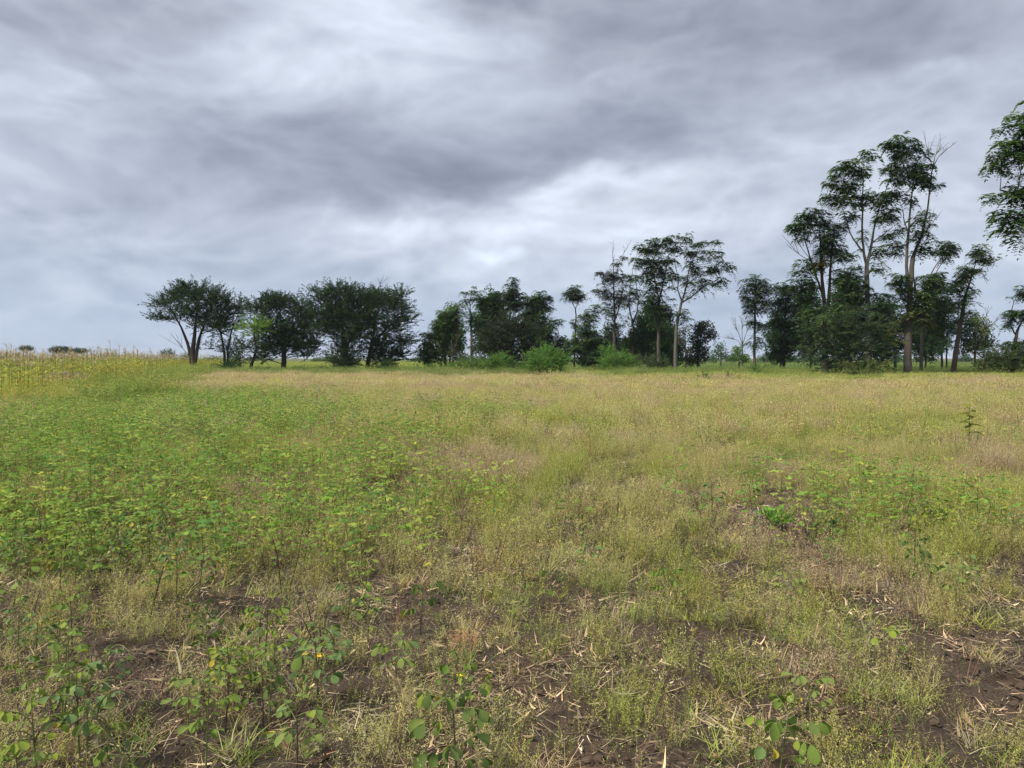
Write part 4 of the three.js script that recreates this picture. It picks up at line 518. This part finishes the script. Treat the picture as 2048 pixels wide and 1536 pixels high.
// ---------------------------------------------------------------- maize on the left
function maizeParts(r) {
  const H = 1.75 + 0.35 * r(), leaves = [], stalk = new Tubes(), lean = V((r() - 0.5) * 0.16, 1, (r() - 0.5) * 0.16).normalize(), pts = [0, 0.35, 0.7, 1].map((t) => lean.clone().multiplyScalar(H * t)); stalk.add(pts, [0.014, 0.012, 0.009, 0.005], 5);
  const a0 = r() * 6.28;
  for (let i = 0; i < 9; i++) {
    const mb = new MB(), t = 0.05 + 0.09 * i + 0.02 * r(), a = a0 + (i % 2) * Math.PI + (r() - 0.5) * 0.9, k = i < 2 ? [0.42, 0.39, 0.14] : tone([0.34, 0.39, 0.08], r, 0.28, 0.25);
    mb.blade(lean.clone().multiplyScalar(H * t), V(Math.cos(a) * 0.75, 1, Math.sin(a) * 0.75).normalize(), V(-Math.sin(a), 0, Math.cos(a)), 0.55 + 0.3 * r(), 0.07, V(Math.cos(a) * 1.1, -1.5 - 0.5 * r(), Math.sin(a) * 1.1), k, 5); leaves.push(mb.geo());
  }
  const tm = new MB(), top = lean.clone().multiplyScalar(H - 0.03);
  for (let i = 0; i < 7; i++) { const a = r() * 6.28, l = 0.15 + 0.5 * r(); tm.blade(top, V(Math.cos(a) * l, 1, Math.sin(a) * l).normalize(), V(-Math.sin(a), 0, Math.cos(a)), 0.26 + 0.1 * r(), 0.02, V(Math.cos(a) * 0.5, -0.3, Math.sin(a) * 0.5), tone([0.42, 0.35, 0.22], r, 0.2, 0.1), 3); }
  return { stalk: stalk.geo(), leaves, tassel: tm.geo() };
}
const stalkMat = new THREE.MeshStandardMaterial({ roughness: 0.9 }); stalkMat.color.setRGB(0.24, 0.22, 0.09);
{
  const r = rng(1501), protos = [], merged = [];
  for (let k = 0; k < 6; k++) {
    const m = maizeParts(rng(1600 + k)); protos.push(m);
    const pos = [], col = []; const add = (g, c) => { const h = g.index ? g.toNonIndexed() : g, p = h.getAttribute('position').array, q = h.getAttribute('color')?.array; for (let i = 0; i < p.length; i++) pos.push(p[i]); for (let i = 0; i < p.length; i++) col.push(q ? q[i] : c[i % 3]); };
    add(m.stalk, [0.24, 0.22, 0.09]); m.leaves.forEach((g) => add(g)); add(m.tassel);
    const g = new THREE.BufferGeometry(); g.setAttribute('position', new THREE.Float32BufferAttribute(pos, 3)); g.setAttribute('color', new THREE.Float32BufferAttribute(col, 3)); g.computeVertexNormals(); merged.push(g);
  }
  const spots = [];
  for (let d = 27; d < 118; d += 0.62) { const e = maizeEdge(Math.min(d, 96)); for (let x = e; x > -0.74 * d - 4; x -= 0.5) { const px = x + (r() - 0.5) * 0.35, pd = d + (r() - 0.5) * 0.4; if (r() < 0.16 || !inMaize(px, pd)) continue; spots.push({ x: px, d: pd, e: e - px }); } }
  // the plants that stand at the front of the field show one by one
  const front = spots.filter((s) => s.d > 29 && s.d < 70 && s.x > -0.68 * s.d).sort((a, b) => (a.d + a.e * 4) - (b.d + b.e * 4)).slice(0, 110); const chosen = new Set(front);
  const protoThing = [];
  front.forEach((s, i) => {
    const k = i % 6, y = height(s.x, -s.d); let t;
    const label = 'yellowing maize plant with a dry tassel in the front rows at left', group = 'maize plants at the front of the crop';
    if (!protoThing[k]) { t = thing('maize_plant', label, 'maize', group); part('stalk', protos[k].stalk, stalkMat, t); protos[k].leaves.forEach((g) => part('leaf', g, herb, t)); part('tassel', protos[k].tassel, straw, t, 'stuff'); protoThing[k] = t; }
    else t = copyOf(protoThing[k]);
    const hs = s.d < 40 ? 0.62 + 0.3 * r() : 0.82 + 0.3 * r(); t.position.set(s.x, y, -s.d); t.rotation.y = r() * 6.28; t.scale.set(hs * 1.05, hs, hs * 1.05);
  });
  scatter(stuff('maize_crop', 'ripening maize crop massed at left, yellow-green with pinkish tassels', 'maize'), 'maize_rows', merged, herb, spots.filter((s) => !chosen.has(s)).map((s) => { const k = 0.8 + 0.4 * r(); return { x: s.x, y: height(s.x, -s.d), z: -s.d, a: r() * 6.28, s: s.d < 40 ? 0.6 + 0.3 * r() : 0.7 + 0.3 * r() + 0.16 * N2(s.x * 0.12, s.d * 0.12) + (r() < 0.04 ? 0.2 : 0), c: [k, k, k], v: Math.floor(r() * 60) }; }));
  console.log('maize', spots.length);
}

// ---------------------------------------------------------------- broad-leaved weeds near the camera, one by one
const veinMap = grainTexture(256, (u, v) => { const y = Math.abs(v - 0.5), rib = Math.exp(-((y / 0.012) ** 2)), side = 0.5 * Math.exp(-1 * (((((u - y * 0.9) * 9 % 1 + 1) % 1 - 0.5) / 0.09) ** 2)), n = 0.5 * N2(u * 5, v * 5) + 0.35 * N2b(u * 17, v * 17), spot = smooth(0.62, 0.8, N2(u * 7 + 40, v * 7)), k = 0.78 + 0.1 * n; return [k + 0.16 * rib + 0.10 * side + 0.16 * spot, k + 0.14 * rib + 0.07 * side - 0.06 * spot, k + 0.1 * rib + 0.03 * side - 0.2 * spot]; }, false);
const leafMat = (r, g, b) => { const m = new THREE.MeshPhysicalMaterial({ roughness: 0.8, transmission: 0.3, thickness: 0, specularIntensity: 0.35, map: veinMap, bumpMap: veinMap, bumpScale: 0.002, side: THREE.DoubleSide }); m.color.setRGB(r * 1.2, g * 1.2, b * 1.2); return m; };
const LEAF = [leafMat(0.16, 0.25, 0.045), leafMat(0.15, 0.245, 0.085), leafMat(0.24, 0.32, 0.045), leafMat(0.125, 0.195, 0.05), leafMat(0.20, 0.275, 0.07)], LEAFY = leafMat(0.5, 0.42, 0.06);
const stemMat = new THREE.MeshStandardMaterial({ roughness: 0.85 }); stemMat.color.setRGB(0.16, 0.17, 0.06);
const stemDark = new THREE.MeshStandardMaterial({ roughness: 0.9 }); stemDark.color.setRGB(0.085, 0.062, 0.04);
function leafletGeo(cup, fold) {                              // egg-shaped leaflet, broadest towards its tip, lying along +x from its stalk
  const pos = [], idx = [], rows = [[0, 0.02], [0.18, 0.2], [0.42, 0.34], [0.68, 0.4], [0.88, 0.3], [1, 0.07]];
  rows.forEach(([t, w]) => { for (const s of [-1, 0, 1]) pos.push(t, -cup * t * t + fold * Math.abs(s) * w, s * w); });
  for (let i = 0; i < rows.length - 1; i++) for (const k of [0, 1]) { const a = i * 3 + k; idx.push(a, a + 1, a + 3, a + 1, a + 4, a + 3); }
  const uv = []; rows.forEach(([t, w]) => { for (const s of [-1, 0, 1]) uv.push(t, 0.5 + s * w); }); const g = new THREE.BufferGeometry(); g.setAttribute('position', new THREE.Float32BufferAttribute(pos, 3)); g.setAttribute('uv', new THREE.Float32BufferAttribute(uv, 2)); g.setIndex(idx); g.computeVertexNormals(); return g;
}
const LG = [leafletGeo(0.1, 0.12), leafletGeo(0.3, 0.25), leafletGeo(0.05, 0.7), leafletGeo(0.42, -0.25), leafletGeo(-0.15, 0.4), leafletGeo(0.2, 1.1)];
function compoundLeaf(parent, p, a, e, size, wilt, r, green) {
  const leaf = new THREE.Group(); leaf.name = 'leaf'; leaf.position.copy(p); leaf.rotation.set(0, -a, 0); parent.add(leaf);
  const L = size * 2.1, end = V(L * Math.cos(e), L * Math.sin(e), 0), mid = end.clone().multiplyScalar(0.5).add(V(0, L * 0.12, 0)), rach = bezier(V(0, 0, 0), mid, end, 4);
  part('petiole', new Tubes().add(rach, [0.0022, 0.002, 0.0017, 0.0014, 0.001], 4).geo(), stemMat, leaf);
  const pairs = r() < 0.55 ? 3 : 2;
  for (let q = 0; q < pairs; q++) for (const s of [-1, 1]) {
    if (r() < 0.06) continue;
    const f = rach[pairs === 3 ? [2, 3, 4][q] : [2, 4][q]], sz = size * (q === pairs - 1 ? 1.1 : 0.72 + 0.15 * q) * (0.6 + 0.65 * r()), spread = (q === pairs - 1 ? 0.55 : 1.0) + 0.25 * (r() - 0.5);
    const m = part('leaflet', LG[Math.floor(r() * 6)], r() < 0.02 ? LEAFY : r() < 0.75 ? green : LEAF[Math.floor(r() * 5)], leaf);
    m.position.copy(f); m.rotation.set(s * (0.15 + wilt * 0.9) * (0.6 + 0.6 * r()), -s * spread, -0.1 - wilt * (0.9 + 0.5 * r()) + 0.35 * (r() - 0.5), 'YZX'); m.scale.set(sz, sz, sz * (0.7 + 0.35 * r()));
  }
}
function weedPlant(o) {
  const r = rng(o.seed), d = o.d, y = height(o.x, -d), t = thing('broadleaf_weed', o.label, 'weed', o.group, o.x, y - 0.01, -d);
  const H = 0.7 * (o.h ?? 0.5), lean = o.lean ?? [(r() - 0.5) * 0.25, (r() - 0.5) * 0.25], top = V(lean[0] * H, H, lean[1] * H), mid = top.clone().multiplyScalar(0.5).add(V((r() - 0.5) * 0.05 * H - lean[0] * 0.12 * H, 0, (r() - 0.5) * 0.06 * H)), st = bezier(V(0, 0, 0), mid, top, 7), w = (o.w ?? 0.0045), dark = o.dark ?? r() < 0.4;
  part('stem', new Tubes().add(st, st.map((_, i) => w * (1 - 0.085 * i)), 6).geo(), dark ? stemDark : stemMat, t);
  const green = LEAF[o.tone ?? Math.floor(r() * 5)], n = Math.round((o.leaves ?? 7) * 1.35), wilt = o.wilt ?? (r() < 0.25 ? 0.6 : 0.08 + 0.2 * r());
  for (let i = 0; i < n; i++) { const f = (o.from ?? 0.35) + (1 - (o.from ?? 0.35)) * (i + 0.6) / n, p = st[0].clone().lerp(st[7], 0); const k = f * 7, a = Math.min(6, Math.floor(k)); p.copy(st[a]).lerp(st[a + 1], Math.min(1, k - a)); compoundLeaf(t, p, i * 2.4 + r() * 0.8 + (o.turn ?? 0), 0.55 - wilt * 0.6 + 0.3 * (r() - 0.5), 0.68 * (o.size ?? 0.05) * (0.7 + 0.45 * Math.sin(Math.PI * (0.2 + 0.7 * i / n))), wilt, r, green); }
  for (let k = 0; k < (o.pods ?? 0); k++) {                  // long thin sickle-shaped pods
    const f = 0.5 + 0.45 * r(), p = st[Math.floor(f * 7)].clone(), a = r() * 6.28, out = V(Math.cos(a), 0, Math.sin(a)), L = 0.13 + 0.08 * r(), pts = []; for (let i = 0; i <= 8; i++) { const u = i / 8 * 2.5; pts.push(p.clone().addScaledVector(out, L * 0.62 * (1 - Math.cos(u)) * 0.8).addScaledVector(UPV, L * 0.55 * Math.sin(u))); }
    part('pod', new Tubes().add(pts, pts.map((_, i) => 0.0024 * (i === 8 ? 0.3 : 1)), 5).geo(), k % 3 ? stemMat : stemDark, t);
  }
  if (o.flower) { const mb = new MB(), p = st[5].clone().add(V(0.02, 0.03, 0.03)); for (let i = 0; i < 5; i++) { const a = i * 1.2566; mb.leaf(p, V(Math.cos(a), 0.35, Math.sin(a)).normalize(), V(-Math.sin(a), 0, Math.cos(a)), 0.017, 0.012, [0.75, 0.5, 0.01]); } part('flower', mb.geo(), straw, t, 'stuff'); }
  return t;
}
const gW = 'broad-leaved weeds in the foreground';
const heroes = [  // px, ground distance, height, options
  [912, 2.75, 0.62, { size: 0.075, leaves: 9, tone: 3, wilt: 0.55, from: 0.3, w: 0.0055, lean: [-0.05, 0], label: 'large-leaved weed standing at the bottom edge just left of centre' }],
  [905, 3.3, 0.5, { size: 0.045, leaves: 6, tone: 0, flower: 1, from: 0.6, label: 'small-leaved weed with yellow blossom behind the large-leaved one at bottom centre' }],
  [630, 3.55, 0.48, { size: 0.065, leaves: 8, tone: 1, flower: 1, pods: 3, from: 0.35, label: 'bluish-green leafy weed with yellow flowers left of bottom centre' }],
  [585, 2.95, 0.4, { size: 0.06, leaves: 6, tone: 4, label: 'leafy weed at the bottom edge below the bluish-green flowering weed' }],
  [300, 2.75, 0.66, { size: 0.045, leaves: 7, tone: 0, pods: 6, lean: [-0.5, 0.1], from: 0.45, dark: false, w: 0.0055, label: 'weed with a stem leaning left and arching sickle pods, bottom left' }],
  [62, 2.85, 0.62, { size: 0.062, leaves: 7, tone: 2, pods: 3, from: 0.4, lean: [-0.06, 0], dark: false, label: 'tall straight-stemmed weed with bright leaves at the bottom left corner' }],
  [146, 2.95, 0.66, { size: 0.055, leaves: 8, tone: 1, pods: 5, from: 0.45, dark: false, lean: [-0.02, 0], label: 'twin-stem weed with long curved pods, second from the bottom left corner' }],
  [158, 3.0, 0.6, { size: 0.05, leaves: 6, tone: 4, pods: 4, from: 0.5, dark: false, lean: [0.02, 0], label: 'weed crowded against the long-podded weed at bottom left' }],
  [20, 2.8, 0.3, { size: 0.05, leaves: 5, tone: 0, label: 'short weed in the very bottom left corner' }],
  [400, 3.0, 0.55, { size: 0.05, leaves: 8, tone: 0, pods: 1, from: 0.4, label: 'upright leafy weed between the leaning weed and the bluish-green one' }],
  [440, 3.35, 0.4, { size: 0.045, leaves: 6, tone: 2, label: 'bright low weed just behind the upright weed at lower left' }],
  [1568, 2.9, 0.4, { size: 0.075, leaves: 6, tone: 0, wilt: 0.5, from: 0.3, label: 'large drooping leaves of a weed at the bottom edge, right of centre' }],
  [1635, 3.2, 0.42, { size: 0.05, leaves: 6, tone: 4, pods: 1, from: 0.45, label: 'small weed with rounded leaves above the drooping one at lower right' }],
  [1780, 3.9, 0.3, { size: 0.05, leaves: 3, tone: 2, label: 'three-leaved weed on bare soil at lower right' }],
  [290, 4.7, 0.62, { size: 0.05, leaves: 9, tone: 0, pods: 2, dark: true, lean: [0.28, 0], w: 0.0065, from: 0.45, label: 'dark thick-stemmed weed leaning right with yellowing leaves, lower left' }],
  [385, 4.9, 0.6, { size: 0.055, leaves: 9, tone: 0, dark: true, from: 0.5, label: 'leafy dark-stemmed weed right of the thick-stemmed leaning weed' }],
  [345, 5.0, 0.6, { size: 0.055, leaves: 8, tone: 1, dark: true, from: 0.5, label: 'weed with a leafy top between the dark-stemmed pair at lower left' }],
  [690, 4.6, 0.42, { size: 0.06, leaves: 5, tone: 1, dark: true, wilt: 0.4, label: 'weed with few round leaves on a dark stem, centre left' }],
  [838, 4.5, 0.45, { size: 0.06, leaves: 5, tone: 3, dark: true, wilt: 0.6, label: 'dark-stemmed weed with hanging leaves, just left of the picture middle' }],
  [722, 5.2, 0.4, { size: 0.05, leaves: 6, tone: 2, label: 'bright small weed above the round-leaved weed at centre left' }],
  [1080, 4.9, 0.42, { size: 0.05, leaves: 3, tone: 4, wilt: 0.7, dark: true, label: 'dark slanting stalk weed with pale folded leaves near the middle' }],
  [1185, 5.6, 0.4, { size: 0.05, leaves: 5, tone: 1, label: 'weed with greyish-green leaves right of the picture middle' }],
  [1345, 4.9, 0.4, { size: 0.055, leaves: 5, tone: 0, wilt: 0.6, label: 'weed with folded leaves standing alone in right-centre grass' }],
  [1835, 5.3, 0.55, { size: 0.05, leaves: 8, tone: 3, dark: true, from: 0.6, wilt: 0.5, label: 'tall thin weed with a hanging dark leaf tuft on the right' }],
  [960, 3.5, 0.28, { size: 0.05, leaves: 4, tone: 2, label: 'low bright weed right of the large-leaved one at bottom centre' }],
  [512, 4.3, 0.34, { size: 0.055, leaves: 5, tone: 2, label: 'low lime-coloured weed above the bluish-green flowering weed' }],
  [545, 3.9, 0.4, { size: 0.05, leaves: 6, tone: 2, label: 'lime weed with drooping olive leaflets left of the bluish-green weed' }],
  [640, 4.1, 0.3, { size: 0.05, leaves: 5, tone: 3, label: 'dark low weed directly behind the bluish-green flowering weed' }],
  [210, 3.4, 0.45, { size: 0.05, leaves: 7, tone: 1, pods: 5, label: 'bushy weed with several arching pods behind the bottom left stems' }],
  [100, 3.7, 0.5, { size: 0.05, leaves: 7, tone: 0, pods: 5, label: 'weed with a hoop of curved pods near the left edge' }],
];
heroes.forEach(([px, d, h, o], i) => weedPlant({ seed: 3000 + i, x: GX(px, d), d, h, group: gW, ...o }));
{ // further ones nobody could tell apart, placed where this weed grows
  const r = rng(3300); let n = 0;
  for (let g = 0; g < 6000 && n < 95; g++) { const d = 3.2 + 4.8 * r(), x = (r() * 2 - 1) * 0.7 * d; if (r() > podGreen(x, d) * 0.9 + 0.05 || bareness(x, d) > 0.7) continue; n++; weedPlant({ seed: 3400 + n, x, d, h: 0.25 + 0.35 * r(), size: 0.038 + 0.02 * r(), leaves: 5 + Math.floor(r() * 4), pods: r() < 0.3 ? 2 : 0, label: 'green broad-leaved weed scattered in the nearer half of the field', group: 'scattered broad-leaved weeds' }); }
}
// ---------------------------------------------------------------- single plants and litter that stand out
{
  const r = rng(4100);
  { // knee-high sunflower-like plant far right
    const d = 14.6, x = GX(1940, d), t = thing('leafy_stalk_plant', 'taller single plant with broad pointed leaves standing out of the dry field at right', 'plant', null, x, height(x, -d), -d), H = 0.85, st = [V(0, 0, 0), V(0.01, 0.4, 0), V(0, 0.7, 0), V(0.02, H, 0)];
    part('stem', new Tubes().add(st, [0.009, 0.008, 0.006, 0.004], 6).geo(), stemMat, t);
    for (let i = 0; i < 11; i++) { const mb = new MB(), a = i * 2.3, y = 0.28 + 0.56 * i / 11, L = 0.27 - 0.008 * i; mb.blade(V(0, y, 0), V(Math.cos(a), 0.45, Math.sin(a)).normalize(), V(-Math.sin(a), 0.35, Math.cos(a)).normalize(), L, 0.15, V(Math.cos(a) * 0.4, -0.9, Math.sin(a) * 0.4), tone([0.16, 0.20, 0.03], r, 0.2, 0.1), 4); part('leaf', mb.geo(), herb, t); }
  }
  { // bright rounded seedling on bare soil
    const d = 7.35, x = GX(1553, d), t = thing('bright_seedling', 'small bright lime-green leafy plant alone on bare soil, right of centre', 'plant', null, x, height(x, -d) - 0.01, -d), mb = new MB();
    for (let i = 0; i < 26; i++) { const a = r() * 6.28, e = 0.3 + r() * 1.1, dir = V(Math.cos(a) * Math.cos(e), Math.sin(e), Math.sin(a) * Math.cos(e)); spray(mb, V(0, 0.03, 0), dir, 0.2, 9, [0.16, 0.36, 0.05], r, 0.055); }
    part('leaves', mb.geo(), herb, t, 'stuff'); part('stem', new Tubes().add([V(0, 0, 0), V(0, 0.05, 0), V(0.005, 0.1, 0)], [0.005, 0.004, 0.002], 5).geo(), stemMat, t);
  }
  { // reddish dead plant with fine twigs
    const d = 3.9, x = GX(985, d), t = thing('dead_plant', 'reddish dead plant with fine tangled twigs on a pale bent stalk, bottom centre', 'dead plant', null, x, height(x, -d) - 0.01, -d), mb = new MB();
    part('stalk', new Tubes().add([V(0.03, 0, 0.05), V(-0.03, 0.14, 0), V(-0.06, 0.24, -0.02), V(-0.12, 0.27, -0.03)], [0.005, 0.0045, 0.004, 0.002], 5).geo(), BARK.pale, t);
    for (let i = 0; i < 70; i++) { const a = r() * 6.28; mb.blade(V(-0.08 - 0.12 * r(), 0.23 + 0.06 * (r() - 0.5), (r() - 0.5) * 0.08), V(Math.cos(a), (r() - 0.5), Math.sin(a)).normalize(), V(-Math.sin(a), 0.3, Math.cos(a)).normalize(), 0.05 + 0.12 * r(), 0.0025, V(0, -0.4, 0), tone([0.3, 0.12, 0.075], r, 0.25, 0.1), 2); }
    part('twigs', mb.geo(), straw, t, 'stuff');
  }
  const stick = (label, pts, rad, mat) => { const t = thing('fallen_stick', label, 'stick', 'sticks on the ground', pts[0][0], height(pts[0][0], -pts[0][1]), -pts[0][1]); const o = t.position, q = pts.map(([x, d, up = 0.02]) => V(x - o.x, height(x, -d) + up - o.y, -d - o.z)); const tb = new Tubes().add(q, q.map((_, i) => rad * (1 - 0.35 * i / q.length)), 6); const m = part('stick', tb.geo(), mat, t); const e = q[1].clone().add(V(0.03, 0.03, 0.06)); part('side_twig', new Tubes().add([q[1], e], [rad * 0.6, rad * 0.25], 5).geo(), mat, t); };
  stick('pale straight dry stick lying left of the bluish-green flowering weed', [[GX(545, 3.95), 3.95, 0.04], [GX(560, 3.85), 3.85, 0.045], [GX(585, 3.65), 3.66, 0.03]], 0.006, BARK.pale);
  stick('short pale twig lying flat below the pale straight stick', [[GX(505, 3.55), 3.55], [GX(520, 3.53), 3.53], [GX(538, 3.5), 3.5]], 0.004, BARK.pale);
  stick('dark short stick lying on soil at the right, above bare ground', [[GX(1497, 4.15), 4.1], [GX(1510, 4.2), 4.22], [GX(1522, 4.3), 4.34]], 0.008, BARK.brown);
  stick('brown branching stick on the ground at lower right', [[GX(1660, 3.1), 3.1], [GX(1710, 3.1), 3.12], [GX(1770, 3.05), 3.06]], 0.005, BARK.brown);
  stick('long dark twig lying slantwise left of the picture middle', [[GX(820, 18), 18, 0.1], [GX(826, 17.4), 17.4, 0.2], [GX(832, 17), 17, 0.4]], 0.012, BARK.dark);
  const dry = [new THREE.MeshStandardMaterial({ roughness: 0.9, side: THREE.DoubleSide }), new THREE.MeshStandardMaterial({ roughness: 0.9, side: THREE.DoubleSide })]; dry[0].color.setRGB(0.26, 0.16, 0.10); dry[1].color.setRGB(0.36, 0.26, 0.17);
  const curl = [0, 1, 2].map((k) => { const g = new THREE.PlaneGeometry(0.11, 0.055, 10, 6), p = g.getAttribute('position'); for (let i = 0; i < p.count; i++) { const x = p.getX(i) / 0.055, y = p.getY(i) / 0.0275, w = Math.sqrt(Math.max(0, 1 - x * x * 0.96)); const c = y * (1.2 + 0.5 * k), ww = Math.max(0, 1 - Math.abs(x) ** 1.7); p.setXYZ(i, x * 0.06 + 0.006 * N2(x * 2 + k * 5, y), (0.017 * (1 - Math.cos(c))) * ww + 0.016 * x * x * (k === 1 ? 1.3 : 0.4) + 0.003 * N2b(x * 4, y * 3 + k), 0.017 * Math.sin(c) * ww + 0.01 * Math.sin(x * 2 + k)); } g.computeVertexNormals(); return g; });
  [[1475, 2.98], [1500, 3.35], [1830, 3.95], [1505, 3.2], [2005, 5.0], [1835, 3.9], [1570, 3.75], [1880, 5.1], [1290, 2.95], [1245, 3.2], [1440, 3.05], [1330, 3.0], [1850, 4.9], [1975, 4.9], [650, 3.05], [330, 3.1], [560, 3.2], [1480, 3.9], [1700, 3.6], [1060, 3.2], [1160, 3.05], [880, 4.4], [1255, 4.5], [1950, 3.3]].forEach(([px, d], i) => {
    const x = GX(px, d), t = part('dry_leaf', curl[i % 3], dry[i % 2], scene); t.name = numbered('dry_leaf'); t.position.set(x, height(x, -d) + 0.012, -d); t.rotation.set((r() - 0.5) * 0.5, r() * 6.28, (r() - 0.5) * 0.5); t.scale.setScalar(0.45 + 0.35 * r());
    t.userData = { label: 'dry curled brown leaf lying on the foreground soil', category: 'dry leaf', group: 'fallen dry leaves' };
  });
  // two heaps of dry earth and cut stalks at the maize edge
  [[142, 43, 1.5, 'larger brown heap of earth and dry stalks at the foot of the maize'], [120, 48, 1.1, 'smaller brown heap of dry stalks just behind the larger heap at the maize foot']].forEach(([px, d, w, label]) => {
    const x = GX(px, d), t = thing('earth_heap', label, 'heap', 'heaps at the maize edge', x, height(x, -d), -d), g = new THREE.SphereGeometry(1, 28, 14, 0, 6.2832, 0, 1.65), p = g.getAttribute('position'); for (let i = 0; i < p.count; i++) { const k = 1 + 0.22 * N3(p.getX(i) * 2.2 + d, p.getY(i) * 2.2, p.getZ(i) * 2.2); p.setXYZ(i, p.getX(i) * w * k, p.getY(i) * 0.75 * k, p.getZ(i) * 0.8 * k); } g.computeVertexNormals();
    const m = new THREE.MeshStandardMaterial({ roughness: 0.97, map: soilMap }); m.color.setRGB(0.2, 0.15, 0.11); part('mound', g, m, t);
    const mb = new MB(); for (let i = 0; i < 220; i++) { const a = r() * 6.28, e = r() * 1.4, o = V(Math.cos(a) * Math.cos(e) * w, Math.sin(e) * 0.75, Math.sin(a) * Math.cos(e) * 0.8), b = r() * 6.28; mb.blade(o, V(Math.cos(b), 0.3 * (r() - 0.3), Math.sin(b)).normalize(), V(-Math.sin(b), 0.4, Math.cos(b)).normalize(), 0.2 + 0.4 * r(), 0.02, V(0, -0.3, 0), tone([0.3, 0.23, 0.17], r, 0.35, 0.1), 2); } part('dry_stalks', mb.geo(), straw, t, 'stuff');
  });
}
scene.traverse((o) => { if (o.isMesh) { o.castShadow = true; o.receiveShadow = true; } });
renderer.render(scene, camera);
